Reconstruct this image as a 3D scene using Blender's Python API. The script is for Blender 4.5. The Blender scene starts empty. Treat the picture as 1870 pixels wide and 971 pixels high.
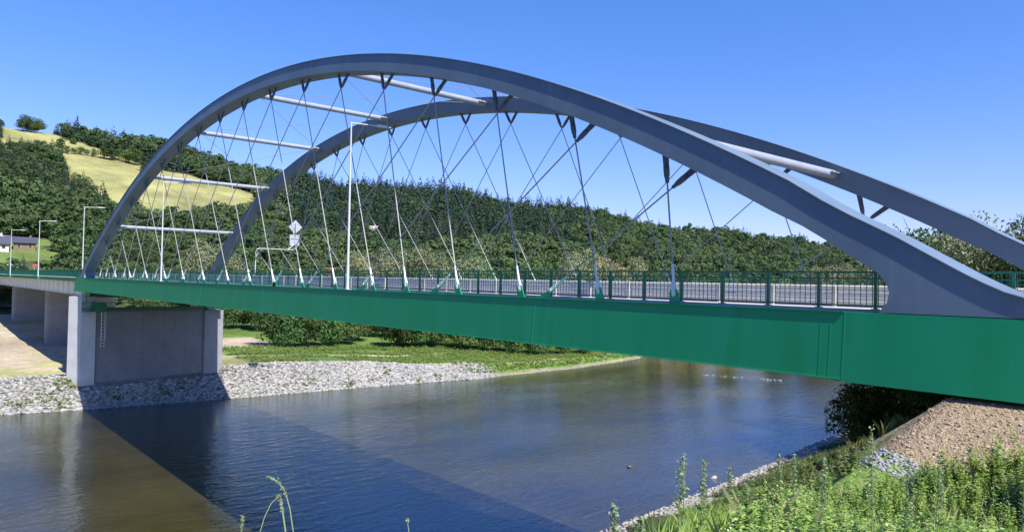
import bpy, math, random
import numpy as np
from mathutils import Vector, Matrix

random.seed(7)
rng = np.random.default_rng(11)
S = bpy.context.scene
C = S.collection
R_ = math.radians

# ------------------------------------------------------------------ camera
CAM = (106.73, -18.67, 0.60)
YAW, PITCH, ROLL = 0.7145, 0.0213, 0.0193
cam_data = bpy.data.cameras.new("camera")
cam = bpy.data.objects.new("camera", cam_data)
C.objects.link(cam)
fw = Vector((-math.cos(YAW) * math.cos(PITCH), math.sin(YAW) * math.cos(PITCH), math.sin(PITCH)))
r0 = Vector((math.sin(YAW), math.cos(YAW), 0.0))
u0 = r0.cross(fw)
rr = r0 * math.cos(ROLL) + u0 * math.sin(ROLL)
uu = -r0 * math.sin(ROLL) + u0 * math.cos(ROLL)
cam.matrix_world = Matrix(((rr.x, uu.x, -fw.x, CAM[0]), (rr.y, uu.y, -fw.y, CAM[1]),
                           (rr.z, uu.z, -fw.z, CAM[2]), (0, 0, 0, 1)))
cam_data.sensor_width = 36.0
cam_data.lens = 25.299
cam_data.clip_start = 0.05
cam_data.clip_end = 6000.0
S.camera = cam

# ------------------------------------------------------------------ light
SUN = Vector((0.785, -0.02, 1.0)).normalized()
SUN_EL = math.asin(SUN.z)
world = bpy.data.worlds.new("World")
S.world = world
world.use_nodes = True
wn = world.node_tree.nodes
wl = world.node_tree.links
bg = wn["Background"]
sky = wn.new("ShaderNodeTexSky")
sky.sky_type = 'NISHITA'
sky.sun_disc = False
sky.sun_elevation = SUN_EL
sky.sun_rotation = math.atan2(SUN.x, SUN.y)
sky.altitude = 400
sky.air_density = 1.0
sky.dust_density = 0.25
sky.ozone_density = 3.0
shs = wn.new("ShaderNodeHueSaturation")      # the deep clear-air blue of that day
shs.inputs["Saturation"].default_value = 1.32
wl.new(sky.outputs[0], shs.inputs["Color"])
smx = wn.new("ShaderNodeMix"); smx.data_type = 'RGBA'; smx.blend_type = 'MULTIPLY'; smx.inputs[0].default_value = 1.0
smx.inputs[7].default_value = (1.30, 0.95, 1.13, 1.0)
wl.new(shs.outputs[0], smx.inputs[6])
# clear dry air: the sky stays blue right down to the hills
stc = wn.new("ShaderNodeTexCoord"); ssp = wn.new("ShaderNodeSeparateXYZ"); srp = wn.new("ShaderNodeValToRGB")
wl.new(stc.outputs["Generated"], ssp.inputs[0]); wl.new(ssp.outputs["Z"], srp.inputs[0])
e = srp.color_ramp.elements; e[0].position = 0.0; e[0].color = (.50, .64, .90, 1); e[1].position = .8; e[1].color = (.50, .70, 1.10, 1)
k = srp.color_ramp.elements.new(.16); k.color = (.80, .86, .98, 1)
k = srp.color_ramp.elements.new(.38); k.color = (1.05, 1.03, 1.03, 1)
smy = wn.new("ShaderNodeMix"); smy.data_type = 'RGBA'; smy.blend_type = 'MULTIPLY'; smy.inputs[0].default_value = 1.0
wl.new(smx.outputs[2], smy.inputs[6]); wl.new(srp.outputs[0], smy.inputs[7])
wl.new(smy.outputs[2], bg.inputs[0])
bg.inputs[1].default_value = 0.12
sd = bpy.data.lights.new("sun", 'SUN')
sd.energy = 5.0
sd.angle = R_(0.53)
sd.color = (1.0, 0.955, 0.88)
sun = bpy.data.objects.new("sun", sd)
C.objects.link(sun)
sun.rotation_euler = SUN.to_track_quat('Z', 'Y').to_euler()
sun.location = (60, 0, 80)
S.view_settings.view_transform = 'Standard'
S.view_settings.look = 'None'
S.view_settings.exposure = 0.70
S.view_settings.gamma = 1.0
S.view_settings.use_curve_mapping = False
S.render.engine = 'CYCLES'
S.cycles.max_bounces = 8
S.cycles.transparent_max_bounces = 12
S.cycles.use_denoising = True

# ------------------------------------------------------------------ helpers
def tag(o, label=None, cat=None, group=None, kind=None):
    if label: o['label'] = label
    if cat: o['category'] = cat
    if group: o['group'] = group
    if kind: o['kind'] = kind
    return o

def empty(name, loc=(0, 0, 0), rz=0.0):
    o = bpy.data.objects.new(name, None)
    C.objects.link(o)
    o.location = loc
    o.rotation_euler = (0, 0, rz)
    o.empty_display_size = 0.2
    return o

def mesh_obj(name, V, F, m, parent=None, smooth=False, loc=None):
    me = bpy.data.meshes.new(name)
    me.from_pydata([tuple(v) for v in V], [], F)
    me.update()
    if smooth:
        me.polygons.foreach_set("use_smooth", [True] * len(me.polygons))
    if m: me.materials.append(m)
    o = bpy.data.objects.new(name, me)
    C.objects.link(o)
    if parent is not None: o.parent = parent
    if loc is not None: o.location = loc
    return o

def np_obj(name, V, nper, m, parent=None, smooth=False, col=None):
    """V: (N*nper,3) vertices, each consecutive nper of them one face."""
    me = bpy.data.meshes.new(name)
    n = len(V) // nper
    me.vertices.add(len(V)); me.vertices.foreach_set("co", V.astype(np.float32).ravel())
    me.loops.add(n * nper); me.loops.foreach_set("vertex_index", np.arange(n * nper, dtype=np.int32))
    me.polygons.add(n); me.polygons.foreach_set("loop_start", np.arange(0, n * nper, nper, dtype=np.int32))
    if m: me.materials.append(m)
    if col is not None:
        a = me.attributes.new("tint", 'FLOAT', 'POINT')
        a.data.foreach_set("value", col.astype(np.float32))
    me.update(calc_edges=True)
    o = bpy.data.objects.new(name, me)
    C.objects.link(o)
    if parent is not None: o.parent = parent
    return o

def np_tris(name, V, T, m, parent=None, col=None, smooth=False):
    me = bpy.data.meshes.new(name)
    k = T.shape[1]
    me.vertices.add(len(V)); me.vertices.foreach_set("co", V.astype(np.float32).ravel())
    me.loops.add(T.size); me.loops.foreach_set("vertex_index", T.astype(np.int32).ravel())
    me.polygons.add(len(T)); me.polygons.foreach_set("loop_start", np.arange(0, T.size, k, dtype=np.int32))
    if smooth: me.polygons.foreach_set("use_smooth", np.ones(len(T), dtype=bool))
    if m: me.materials.append(m)
    if col is not None:
        a = me.attributes.new("tint", 'FLOAT', 'POINT')
        a.data.foreach_set("value", col.astype(np.float32))
    me.update(calc_edges=True)
    o = bpy.data.objects.new(name, me)
    C.objects.link(o)
    if parent is not None: o.parent = parent
    return o

class MB:
    def __init__(s): s.V = []; s.F = []
    def add(s, V, F):
        b = len(s.V); s.V += [tuple(v) for v in V]; s.F += [tuple(i + b for i in f) for f in F]
    def box(s, x0, x1, y0, y1, z0, z1):
        s.add([(x0, y0, z0), (x1, y0, z0), (x1, y1, z0), (x0, y1, z0), (x0, y0, z1), (x1, y0, z1), (x1, y1, z1), (x0, y1, z1)],
              [(0, 3, 2, 1), (4, 5, 6, 7), (0, 1, 5, 4), (1, 2, 6, 5), (2, 3, 7, 6), (3, 0, 4, 7)])
    def tube(s, a, b, r, r2=None, n=8, cap=True):
        a = Vector(a); b = Vector(b); d = (b - a).normalized()
        r2 = r if r2 is None else r2
        x = d.orthogonal().normalized(); y = d.cross(x)
        V = []
        for c, q in ((a, r), (b, r2)):
            for i in range(n):
                t = 2 * math.pi * i / n
                V.append(c + x * (q * math.cos(t)) + y * (q * math.sin(t)))
        F = [(i, (i + 1) % n, n + (i + 1) % n, n + i) for i in range(n)]
        if cap: F += [tuple(range(n - 1, -1, -1)), tuple(range(n, 2 * n))]
        s.add(V, F)
    def path(s, pts, radii, n=8):
        for i in range(len(pts) - 1):
            s.tube(pts[i], pts[i + 1], radii[i], radii[i + 1], n)
    def prism(s, poly, y0, y1, ax='y'):
        """poly in (x,z) extruded along y (or (y,z) along x)"""
        n = len(poly)
        if ax == 'y': V = [(p[0], y0, p[1]) for p in poly] + [(p[0], y1, p[1]) for p in poly]
        elif ax == 'x': V = [(y0, p[0], p[1]) for p in poly] + [(y1, p[0], p[1]) for p in poly]
        else: V = [(p[0], p[1], y0) for p in poly] + [(p[0], p[1], y1) for p in poly]
        F = [tuple(range(n)), tuple(range(2 * n - 1, n - 1, -1))] + [(i, i + n, (i + 1) % n + n, (i + 1) % n) for i in range(n)]
        s.add(V, F)
    def sheet(s, rows):
        """rows of equal length points -> quads"""
        m = len(rows[0]); b = len(s.V)
        for r in rows: s.V += [tuple(v) for v in r]
        for i in range(len(rows) - 1):
            for j in range(m - 1):
                s.F.append((b + i * m + j, b + i * m + j + 1, b + (i + 1) * m + j + 1, b + (i + 1) * m + j))
    def build(s, name, m, parent=None, smooth=False, fix=True):
        o = mesh_obj(name, s.V, s.F, m, parent, smooth)
        if fix:
            import bmesh
            bm = bmesh.new(); bm.from_mesh(o.data)
            bmesh.ops.recalc_face_normals(bm, faces=bm.faces); bm.to_mesh(o.data); bm.free()
        return o

def autosmooth(o, ang=35):
    me = o.data
    me.polygons.foreach_set("use_smooth", [True] * len(me.polygons))
    import bmesh
    bm = bmesh.new(); bm.from_mesh(me)
    bmesh.ops.remove_doubles(bm, verts=bm.verts, dist=1e-5)
    for e in bm.edges:
        e.smooth = not (len(e.link_faces) != 2 or e.calc_face_angle(0) > R_(ang))
    bm.to_mesh(me); bm.free()
    return o

# ------------------------------------------------------------------ materials
def mat(name, col, rough=0.5, metal=0.0, spec=0.5, noise=None, bump=None, trans=0.0, tint=None, obj_rand=0.0, coord='Object', region=None):
    m = bpy.data.materials.new(name); m.use_nodes = True
    nt = m.node_tree; N = nt.nodes; L = nt.links
    b = N["Principled BSDF"]
    b.inputs["Roughness"].default_value = rough
    b.inputs["Metallic"].default_value = metal
    b.inputs["Specular IOR Level"].default_value = spec
    src = None
    tc = N.new("ShaderNodeTexCoord")
    def mix(a, bb, fac, mode='MIX'):
        x = N.new("ShaderNodeMix"); x.data_type = 'RGBA'; x.blend_type = mode
        for i, v in ((6, a), (7, bb)):
            if hasattr(v, 'links') or isinstance(v, bpy.types.NodeSocket): L.new(v, x.inputs[i])
            else: x.inputs[i].default_value = (*v, 1)
        if isinstance(fac, bpy.types.NodeSocket): L.new(fac, x.inputs[0])
        else: x.inputs[0].default_value = fac
        return x.outputs[2]
    src = N.new("ShaderNodeRGB").outputs[0]; src.default_value = (*col, 1)
    if noise:
        for (sc, col2, lo, hi, stretch) in noise:
            mp = N.new("ShaderNodeMapping"); mp.inputs["Scale"].default_value = stretch
            L.new(tc.outputs[coord], mp.inputs[0])
            nz = N.new("ShaderNodeTexNoise"); nz.inputs["Scale"].default_value = sc; nz.inputs["Detail"].default_value = 6
            L.new(mp.outputs[0], nz.inputs[0])
            rp = N.new("ShaderNodeMapRange"); rp.inputs[1].default_value = lo; rp.inputs[2].default_value = hi
            L.new(nz.outputs[0], rp.inputs[0])
            src = mix(src, col2, rp.outputs[0])
    if tint is not None:
        at = N.new("ShaderNodeAttribute"); at.attribute_name = "tint"
        src = mix(src, tint, at.outputs["Fac"])
    if region is not None:
        ge = N.new("ShaderNodeNewGeometry"); nz = N.new("ShaderNodeTexNoise"); nz.inputs["Scale"].default_value = .045; nz.inputs["Detail"].default_value = 5
        L.new(ge.outputs["Position"], nz.inputs[0]); rp = N.new("ShaderNodeMapRange"); rp.inputs[1].default_value = .42; rp.inputs[2].default_value = .66
        L.new(nz.outputs[0], rp.inputs[0]); src = mix(src, region, rp.outputs[0])
    if obj_rand:
        oi = N.new("ShaderNodeObjectInfo")
        hs = N.new("ShaderNodeHueSaturation")
        r1 = N.new("ShaderNodeMapRange"); r1.inputs[3].default_value = 1 - obj_rand; r1.inputs[4].default_value = 1 + obj_rand
        L.new(oi.outputs["Random"], r1.inputs[0]); L.new(r1.outputs[0], hs.inputs["Value"])
        ml = N.new("ShaderNodeMath"); ml.operation = 'MULTIPLY'; ml.inputs[1].default_value = 7.31
        fr = N.new("ShaderNodeMath"); fr.operation = 'FRACT'
        L.new(oi.outputs["Random"], ml.inputs[0]); L.new(ml.outputs[0], fr.inputs[0])
        r2 = N.new("ShaderNodeMapRange"); r2.inputs[3].default_value = 0.462; r2.inputs[4].default_value = 0.522
        L.new(fr.outputs[0], r2.inputs[0]); L.new(r2.outputs[0], hs.inputs["Hue"])
        L.new(src, hs.inputs["Color"]); src = hs.outputs[0]
    L.new(src, b.inputs["Base Color"])
    if bump:
        mp = N.new("ShaderNodeMapping"); mp.inputs["Scale"].default_value = bump[3] if len(bump) > 3 else (1, 1, 1)
        L.new(tc.outputs[coord], mp.inputs[0])
        nz = N.new("ShaderNodeTexNoise"); nz.inputs["Scale"].default_value = bump[0]; nz.inputs["Detail"].default_value = 4
        L.new(mp.outputs[0], nz.inputs[0])
        bp = N.new("ShaderNodeBump"); bp.inputs["Strength"].default_value = bump[1]; bp.inputs["Distance"].default_value = bump[2]
        L.new(nz.outputs[0], bp.inputs["Height"]); L.new(bp.outputs[0], b.inputs["Normal"])
    if trans:
        out = N["Material Output"]
        tl = N.new("ShaderNodeBsdfTranslucent")
        hs2 = N.new("ShaderNodeHueSaturation"); hs2.inputs["Value"].default_value = 1.5; hs2.inputs["Hue"].default_value = 0.485
        L.new(src, hs2.inputs["Color"]); L.new(hs2.outputs[0], tl.inputs[0])
        ms = N.new("ShaderNodeMixShader"); ms.inputs[0].default_value = trans
        L.new(b.outputs[0], ms.inputs[1]); L.new(tl.outputs[0], ms.inputs[2]); L.new(ms.outputs[0], out.inputs[0])
    return m

M = {}
M['arch'] = mat("arch_paint", (0.142, 0.198, 0.255), 0.5, spec=0.25, noise=[(0.35, (0.112, 0.158, 0.205), .42, .7, (1, 1, 1)), (3, (0.165, 0.215, 0.27), .55, .8, (1, 1, .25))], bump=(0.8, .05, .02))
M['tube'] = mat("brace_paint", (0.31, 0.335, 0.39), 0.4, noise=[(1.2, (0.265, 0.29, 0.335), .45, .7, (1, 1, 1))])
M['green'] = mat("girder_paint", (0.006, 0.285, 0.115), 0.45, spec=0.3, noise=[(0.5, (0.012, 0.31, 0.14), .45, .65, (1, 1, .12)), (2.2, (0.006, 0.26, 0.09), .52, .75, (1, 1, .1)), (14, (0.04, 0.29, 0.18), .68, .8, (1, 1, .3))], bump=(0.7, .06, .02))
M['rail'] = mat("rail_paint", (0.008, 0.17, 0.08), 0.4, noise=[(2, (0.012, 0.20, 0.10), .4, .7, (1, 1, 1))])
M['plate'] = mat("anchor_paint", (0.02, 0.27, 0.15), 0.4, noise=[(3, (0.015, 0.22, 0.12), .4, .7, (1, 1, 1))])
M['darkend'] = mat("clevis_paint", (0.085, 0.10, 0.13), 0.45, noise=[(4, (0.07, 0.08, 0.1), .4, .7, (1, 1, 1))])
M['rod'] = mat("hanger_steel", (0.32, 0.31, 0.295), 0.5, metal=0.0, noise=[(5, (0.33, 0.34, 0.36), .4, .7, (1, 1, 1))])
M['galv'] = mat("galvanised_steel", (0.78, 0.76, 0.72), 0.5, metal=0.0, noise=[(4, (0.66, 0.65, 0.62), .4, .7, (1, 1, 1))])
M['galvpost'] = mat('galvanised_post', (0.42, 0.42, 0.41), 0.5, noise=[(4, (0.35, 0.35, 0.34), .4, .7, (1, 1, 1))])
M['white'] = mat("lamp_paint", (0.54, 0.56, 0.57), 0.4, noise=[(3, (0.58, 0.60, 0.62), .4, .7, (1, 1, 1))])
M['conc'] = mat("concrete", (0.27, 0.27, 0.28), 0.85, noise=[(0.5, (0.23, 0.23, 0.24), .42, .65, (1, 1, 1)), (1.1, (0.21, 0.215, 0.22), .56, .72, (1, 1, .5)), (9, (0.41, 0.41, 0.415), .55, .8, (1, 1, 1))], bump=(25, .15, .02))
M['shadeconc'] = mat("shade_toned_concrete", (0.20, 0.20, 0.205), 0.85, noise=[(0.35, (0.165, 0.165, 0.17), .42, .65, (1, 1, 1)), (1.1, (0.15, 0.152, 0.155), .55, .75, (1, 1, .5)), (9, (0.27, 0.27, 0.272), .55, .8, (1, 1, 1))], bump=(25, .15, .02))  # pier wall: deep shade below the deck is darkened into this colour
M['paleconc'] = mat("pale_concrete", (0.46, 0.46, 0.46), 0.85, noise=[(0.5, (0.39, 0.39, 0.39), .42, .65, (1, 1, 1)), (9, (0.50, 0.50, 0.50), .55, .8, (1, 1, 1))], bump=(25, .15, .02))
M['seam'] = mat("formwork_seam", (0.13, 0.13, 0.135), 0.9, noise=[(3, (0.19, 0.19, 0.195), .4, .7, (1, 1, 1))])
M['cream'] = mat("cream_paint", (0.72, 0.70, 0.57), 0.5, noise=[(0.8, (0.68, 0.66, 0.54), .45, .7, (1, 1, .3))])
M['asphalt'] = mat("asphalt", (0.16, 0.155, 0.15), 0.9, noise=[(1.2, (0.075, 0.073, 0.07), .4, .7, (1, 1, 1))], bump=(60, .3, .01))
M['walk'] = mat("sidewalk_surface", (0.50, 0.47, 0.45), 0.85, noise=[(2, (0.43, 0.40, 0.38), .4, .7, (1, 1, 1))])
M['paint'] = mat("road_marking", (0.75, 0.75, 0.72), 0.7, noise=[(6, (0.6, 0.6, 0.58), .5, .8, (1, 1, 1))])
M['stone'] = mat("riprap_stone", (0.37, 0.36, 0.33), 0.9, noise=[(1.5, (0.28, 0.275, 0.26), .45, .65, (1, 1, 1)), (0.15, (0.43, 0.40, 0.35), .5, .7, (1, 1, 1))], bump=(8, .4, .03), tint=(0.17, 0.165, 0.15))
M['gravel'] = mat("brown_gravel", (0.31, 0.23, 0.14), 0.92, noise=[(3, (0.26, 0.18, 0.115), .45, .65, (1, 1, 1))], bump=(14, .4, .02), tint=(0.40, 0.33, 0.24))
M['bark'] = mat("bark", (0.09, 0.07, 0.055), 0.9, noise=[(4, (0.14, 0.12, 0.10), .4, .7, (1, 1, .3))])
M['leaf'] = mat("broadleaf_foliage", (0.044, 0.098, 0.025), 0.6, spec=0.22, trans=0.24, obj_rand=0.55, tint=(0.105, 0.175, 0.050), region=(0.085, 0.135, 0.045))
M['leaf_forest'] = mat("forest_foliage", (0.040, 0.086, 0.028), 0.65, spec=0.2, trans=0.2, tint=(0.11, 0.168, 0.056), region=(0.08, 0.118, 0.045))
M['needle'] = mat("spruce_foliage", (0.014, 0.038, 0.022), 0.65, spec=0.2, trans=0.06, obj_rand=0.45, tint=(0.038, 0.068, 0.033), region=(0.028, 0.056, 0.026))
M['willow'] = mat("willow_foliage", (0.125, 0.16, 0.07), 0.55, spec=0.3, trans=0.2, obj_rand=0.15, tint=(0.25, 0.275, 0.14))
M['weed'] = mat("weed_foliage", (0.060, 0.155, 0.022), 0.45, spec=0.4, trans=0.28, tint=(0.40, 0.52, 0.13))
M['seed'] = mat("seed_spike", (0.20, 0.28, 0.12), 0.7, trans=0.25, tint=(0.30, 0.36, 0.20))
M['stem'] = mat("weed_stem", (0.22, 0.28, 0.12), 0.6)
M['straw'] = mat("dry_stem", (0.36, 0.34, 0.17), 0.7, trans=0.15)
M['roofd'] = mat("dark_roof", (0.045, 0.05, 0.075), 0.6, noise=[(3, (0.06, 0.065, 0.09), .4, .7, (1, 1, 1))])
M['wallw'] = mat("white_plaster", (0.66, 0.64, 0.60), 0.85, noise=[(2, (0.58, 0.56, 0.52), .4, .7, (1, 1, 1))])
M['wally'] = mat("ochre_boards", (0.24, 0.16, 0.08), 0.8, noise=[(2, (0.18, 0.12, 0.07), .4, .7, (1, 1, 1))])
M['glass'] = mat("window_glass", (0.05, 0.07, 0.09), 0.1, noise=[(1, (0.07, 0.09, 0.11), .4, .7, (1, 1, 1))])
M['red'] = mat("red_roof", (0.55, 0.10, 0.09), 0.6, noise=[(2, (0.45, 0.09, 0.08), .4, .7, (1, 1, 1))])
M['pink'] = mat("pale_roof", (0.55, 0.45, 0.42), 0.7, noise=[(2, (0.48, 0.40, 0.37), .4, .7, (1, 1, 1))])
M['signblue'] = mat("sign_blue", (0.08, 0.42, 0.55), 0.5, noise=[(2, (0.09, 0.45, 0.58), .4, .7, (1, 1, 1))])
M['signyel'] = mat("sign_yellow", (0.50, 0.47, 0.22), 0.5, noise=[(2, (0.46, 0.43, 0.2), .4, .7, (1, 1, 1))])
M['signback'] = mat("sign_back", (0.50, 0.52, 0.56), 0.45, metal=0.3, noise=[(3, (0.44, 0.46, 0.5), .4, .7, (1, 1, 1))])
M['black'] = mat("black_plastic", (0.02, 0.02, 0.022), 0.5, noise=[(3, (0.03, 0.03, 0.032), .4, .7, (1, 1, 1))])

# ------------------------------------------------------------------ terrain function
ZW = -16.3
def smooth(t): t = np.clip(t, 0, 1); return t * t * (3 - 2 * t)
WL_Y = [-400, -60, -8, 0.6, 18, 41, 60, 66, 86, 110, 140, 180, 230, 320]
WL_X = [-40, -4, 2.7, 4.3, 5.9, 7.0, 8.8, 8.2, 7.2, 2.3, -14, -50, -120, -300]
WR_Y = [-400, -60, 0, 20, 40, 62, 80, 110, 150, 185, 230, 320]
WR_X = [66, 74, 74.5, 74, 72, 69.2, 67, 61, 45, 18, -40, -200]
TOP_Y = [-400, -60, -8, 25, 41, 54, 66, 86, 110, 200]
TOP_Z = [-12, -12.3, -12.6, -12.5, -13.2, -14.2, -14.6, -15.0, -15.2, -15.2]
AZ = [-40, 0, 5.3, 8.3, 11.6, 15, 21.2, 28, 34, 37, 39, 41, 46.7, 53, 61.5, 66.4, 72, 80, 100, 140, 200]
EL = [8.4, 9.25, 9.35, 9.25, 8.8, 8.3, 7.2, 6.3, 6.25, 6.25, 5.7, 5.3, 5.1, 3.7, 3.1, 2.2, 1.7, 1.6, 2, 2, 2]
RA = [700, 620, 600, 600, 600, 600, 590, 560, 520, 500, 490, 500, 520, 540, 560, 560, 560, 560, 600, 600, 600]
FT = [210, 235, 240, 240, 240, 235, 225, 215, 205, 200, 205, 210, 230, 260, 300, 320, 330, 340, 340, 340, 340]

def vnoise(x, y, s, seed=0):
    def h(i, j):
        n = np.sin(i * 127.1 + j * 311.7 + seed * 74.7) * 43758.5453
        return n - np.floor(n)
    x = x / s; y = y / s
    i = np.floor(x); j = np.floor(y); fx = smooth(x - i); fy = smooth(y - j)
    return (h(i, j) * (1 - fx) + h(i + 1, j) * fx) * (1 - fy) + (h(i, j + 1) * (1 - fx) + h(i + 1, j + 1) * fx) * fy

def terrain(x, y):
    x = np.asarray(x, float); y = np.asarray(y, float)
    dx = CAM[0] - x; dy = y - CAM[1]
    r = np.hypot(dx, dy); az = np.degrees(np.arctan2(dy, dx))
    el = np.interp(az, AZ, EL); R = np.interp(az, AZ, RA); ft = np.interp(az, AZ, FT)
    zr = np.tan(np.radians(el)) * R + CAM[2]
    s = (r - ft) / (R - ft)
    zl = -12.5 + (r > 150) * 0
    floor = -12.3 + smooth((r - 130) / 120) * 3.0
    prof = np.clip(s, 0, 1) ** 1.12
    hill = floor + (zr - floor) * prof
    hill = np.where(s > 1, zr - (s - 1) * 25 * 1.0, hill)
    hill = hill + (vnoise(x, y, 60, 1) - .5) * 4 * smooth(s * 3) * smooth((1.25 - s) * 3)
    wlx = np.interp(y, WL_Y, WL_X); wrx = np.interp(y, WR_Y, WR_X)
    top = np.interp(y, TOP_Y, TOP_Z)
    # left bank: distance left of the waterline
    d = wlx - x
    wid = np.interp(y, [-60, 0, 20, 60, 110], [5, 5, 6.2, 5.0, 4.0])
    bank = ZW + (top - ZW) * np.clip(d / wid, -0.6, 1)
    z_left = np.where(d > wid, top + (floor - 0.0 - top) * smooth((d - wid) / 90), bank)
    z_left = np.where((d > wid), z_left + (vnoise(x, y, 7, 2) - .5) * .35, z_left)
    # right bank
    e = x - wrx
    ztop = np.interp(y, [-200, -60, -17, -13, -8, -5, 0, 17, 24, 45, 100], [-1.3, -1.2, -1.1, -1.9, -3.2, -2.95, -1.93, -2.3, -3.6, -7, -9])
    ex = e + 74.5 - 74.5
    zz = ZW + np.interp(e, [0, 2.5, 17.5, 23.5, 26, 30], [0, .7, 7.7, 10.9, 13.1, 15.3])
    cone = ztop - .75 * np.maximum(0, 100.7 - x)
    zz = np.where((y > -11), np.maximum(zz, cone), zz)
    z_right = np.minimum(zz, ztop)
    z_right = z_right + (vnoise(x, y, 3.1, 3) - .5) * .16 * smooth(e / 6)
    z_far = z_right + 0
    bed = ZW - 0.25 - 1.1 * smooth(np.minimum(-d, -e) / 14) - (vnoise(x, y, 6, 4)) * .35
    mid = (d < 0) & (e < 0)
    z = np.where(d >= 0, z_left, np.where(e >= 0, z_right, np.maximum(bed, np.where(mid, -99, bed))))
    # soft step at both edges
    z = np.where(mid & (-d < 3), np.minimum(ZW - .0, ZW + (bed - ZW) * smooth(-d / 3)), z)
    z = np.where(mid & (-e < 3), np.minimum(ZW - .0, ZW + (bed - ZW) * smooth(-e / 3)), z)
    # the hill replaces everything beyond its foot
    z = np.where(s > -0.0, np.maximum(z, hill), z)
    z = np.where((s > -0.25) & (s <= 0), np.maximum(z, z + (floor - z) * smooth((s + .25) * 4)), z)
    return z
def tz(x, y): return float(terrain(np.array([x]), np.array([y]))[0])
#TERRAIN_END

# pieces of land cover, as ground polygons (metres)
#POLY_BEGIN
POLY = {
 'meadow': [(-467.4, 34.9), (-530.6, 39.3), (-527.0, 70.4), (-487.0, 67.9), (-470.2, 84.1), (-448.4, 101.4), (-427.8, 110.7), (-447.5, 115.7), (-414.4, 113.9), (-414.5, 131.2), (-395.4, 150.6), (-366.2, 165.9), (-311.3, 146.0), (-284.0, 128.1), (-274.5, 118.3), (-263.8, 93.7), (-262.7, 73.6), (-272.5, 66.6), (-279.5, 61.7), (-296.3, 62.7), (-308.3, 56.9), (-326.6, 60.1), (-343.8, 58.2), (-350.8, 54.1), (-401.5, 60.2), (-424.2, 58.8), (-427.5, 47.0), (-429.6, 40.2), (-433.2, 31.9)],
 'lawn': [(-243.5, 67.1), (-232.2, 89.0), (-217.9, 85.0), (-225.7, 62.9)],
 'glade': [(-264.1, 119.3), (-268.2, 134.6), (-240.5, 123.9), (-241.8, 111.1)],
 'yard': [(-220.5, 22.2), (-227.3, 40.5), (-225.3, 51.0), (-213.8, 47.7), (-205.1, 21.0)],
 'yardtwo': [(-185.1, 1.3), (-188.7, 24.3), (-220.9, 25.0), (-216.4, 0.5)],
 'clearing': [(-137.3, 372.7), (-131.6, 401.1), (-117.3, 376.0), (-123.5, 350.8)],
 'pines': [(-426.5, 30.7), (-424.6, 47.3), (-418.5, 61.0), (-350.0, 53.0), (-325.2, 47.2), (-298.3, 19.5)],
}
#POLY_END
def inside(poly, x, y):
    x = np.asarray(x); y = np.asarray(y)
    res = np.zeros(x.shape, bool)
    n = len(poly); j = n - 1
    for i in range(n):
        xi, yi = poly[i]; xj, yj = poly[j]
        c = ((yi > y) != (yj > y)) & (x < (xj - xi) * (y - yi) / (yj - yi + 1e-12) + xi)
        res ^= c; j = i
    return res

# ------------------------------------------------------------------ the ground sheet
def axis(parts):
    out = []
    for a, b, st in parts:
        n = max(1, int(round((b - a) / st))); out += list(np.linspace(a, b, n, endpoint=False))
    return np.array(out + [parts[-1][1]])
gx = axis([(-3000, -900, 150), (-900, -560, 30), (-560, -220, 6), (-220, -110, 3), (-110, -14, 1.5), (-14, 14, 0.7), (14, 70, 2), (70, 96, 0.8), (96, 108, 0.35), (108, 130, 1.5), (130, 400, 20), (400, 2500, 200)])
gy = axis([(-2500, -400, 200), (-400, -60, 25), (-60, -24, 3), (-24, 4, 0.4), (4, 120, 1.3), (120, 260, 3.5), (260, 560, 7), (560, 800, 30), (800, 3000, 200)])
GX, GY = np.meshgrid(gx, gy, indexing='ij')
GZ = terrain(GX, GY)
nx, ny = GX.shape
V = np.stack([GX, GY, GZ], -1).reshape(-1, 3)
I = np.arange(nx * ny).reshape(nx, ny)
T = np.stack([I[:-1, :-1], I[1:, :-1], I[1:, 1:], I[:-1, 1:]], -1).reshape(-1, 4)
g = np_tris('ground', V, T, None, smooth=True)
tag(g, kind='structure')
fx, fy, fz = GX.ravel(), GY.ravel(), GZ.ravel()
wob = (vnoise(fx, fy, 9, 5) - .5) * 14
def near_poly(n): return inside(POLY[n], fx + (vnoise(fx, fy, 14, 6) - .5) * 10, fy + (vnoise(fx, fy, 14, 7) - .5) * 10)
FLOORC = np.array([0.060, 0.075, 0.028])
col = np.tile(FLOORC, (len(fx), 1))
far = np.hypot(CAM[0] - fx, fy - CAM[1])
col[near_poly('meadow')] = (0.28, 0.262, 0.105)
for n in ('lawn', 'glade', 'yard', 'yardtwo', 'clearing'): col[near_poly(n)] = (0.14, 0.185, 0.05)
# left bank bench
wlx = np.interp(fy, WL_Y, WL_X); wrx = np.interp(fy, WR_Y, WR_X); dl = wlx - fx; er = fx - wrx
leftb = (dl > 0) & (far < 215) & (fy < 130)
sand = np.array([0.40, 0.325, 0.235]); dry = np.array([0.33, 0.30, 0.15]); grass = np.array([0.13, 0.20, 0.042])
n1 = vnoise(fx, fy, 12, 8); n2 = vnoise(fx, fy, 4, 9)
cl = np.where((fy < 24)[:, None], sand, grass)
cl = np.where(((fy < 24) & (n1 * .6 + n2 * .4 > .60))[:, None], dry, cl)
cl = np.where(((fy < 24) & (dl > 5) & (dl < 10) & (n1 * .5 + n2 * .5 > .36))[:, None], np.array([0.30, 0.29, 0.12]), cl)
edge = (fy >= 24) & (dl > 4) & (dl < 8.5) & (n2 * .6 + n1 * .4 > .40)
cl = np.where(edge[:, None], dry * np.array([1, 1.02, .9]), cl)
pathm = (fy >= 22) & (fy < 66) & (np.abs(dl - 18.5 - (fy - 24) * .02 - wob * .12) < 1.1)
cl = np.where(pathm[:, None], sand * 1.02, cl)
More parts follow.
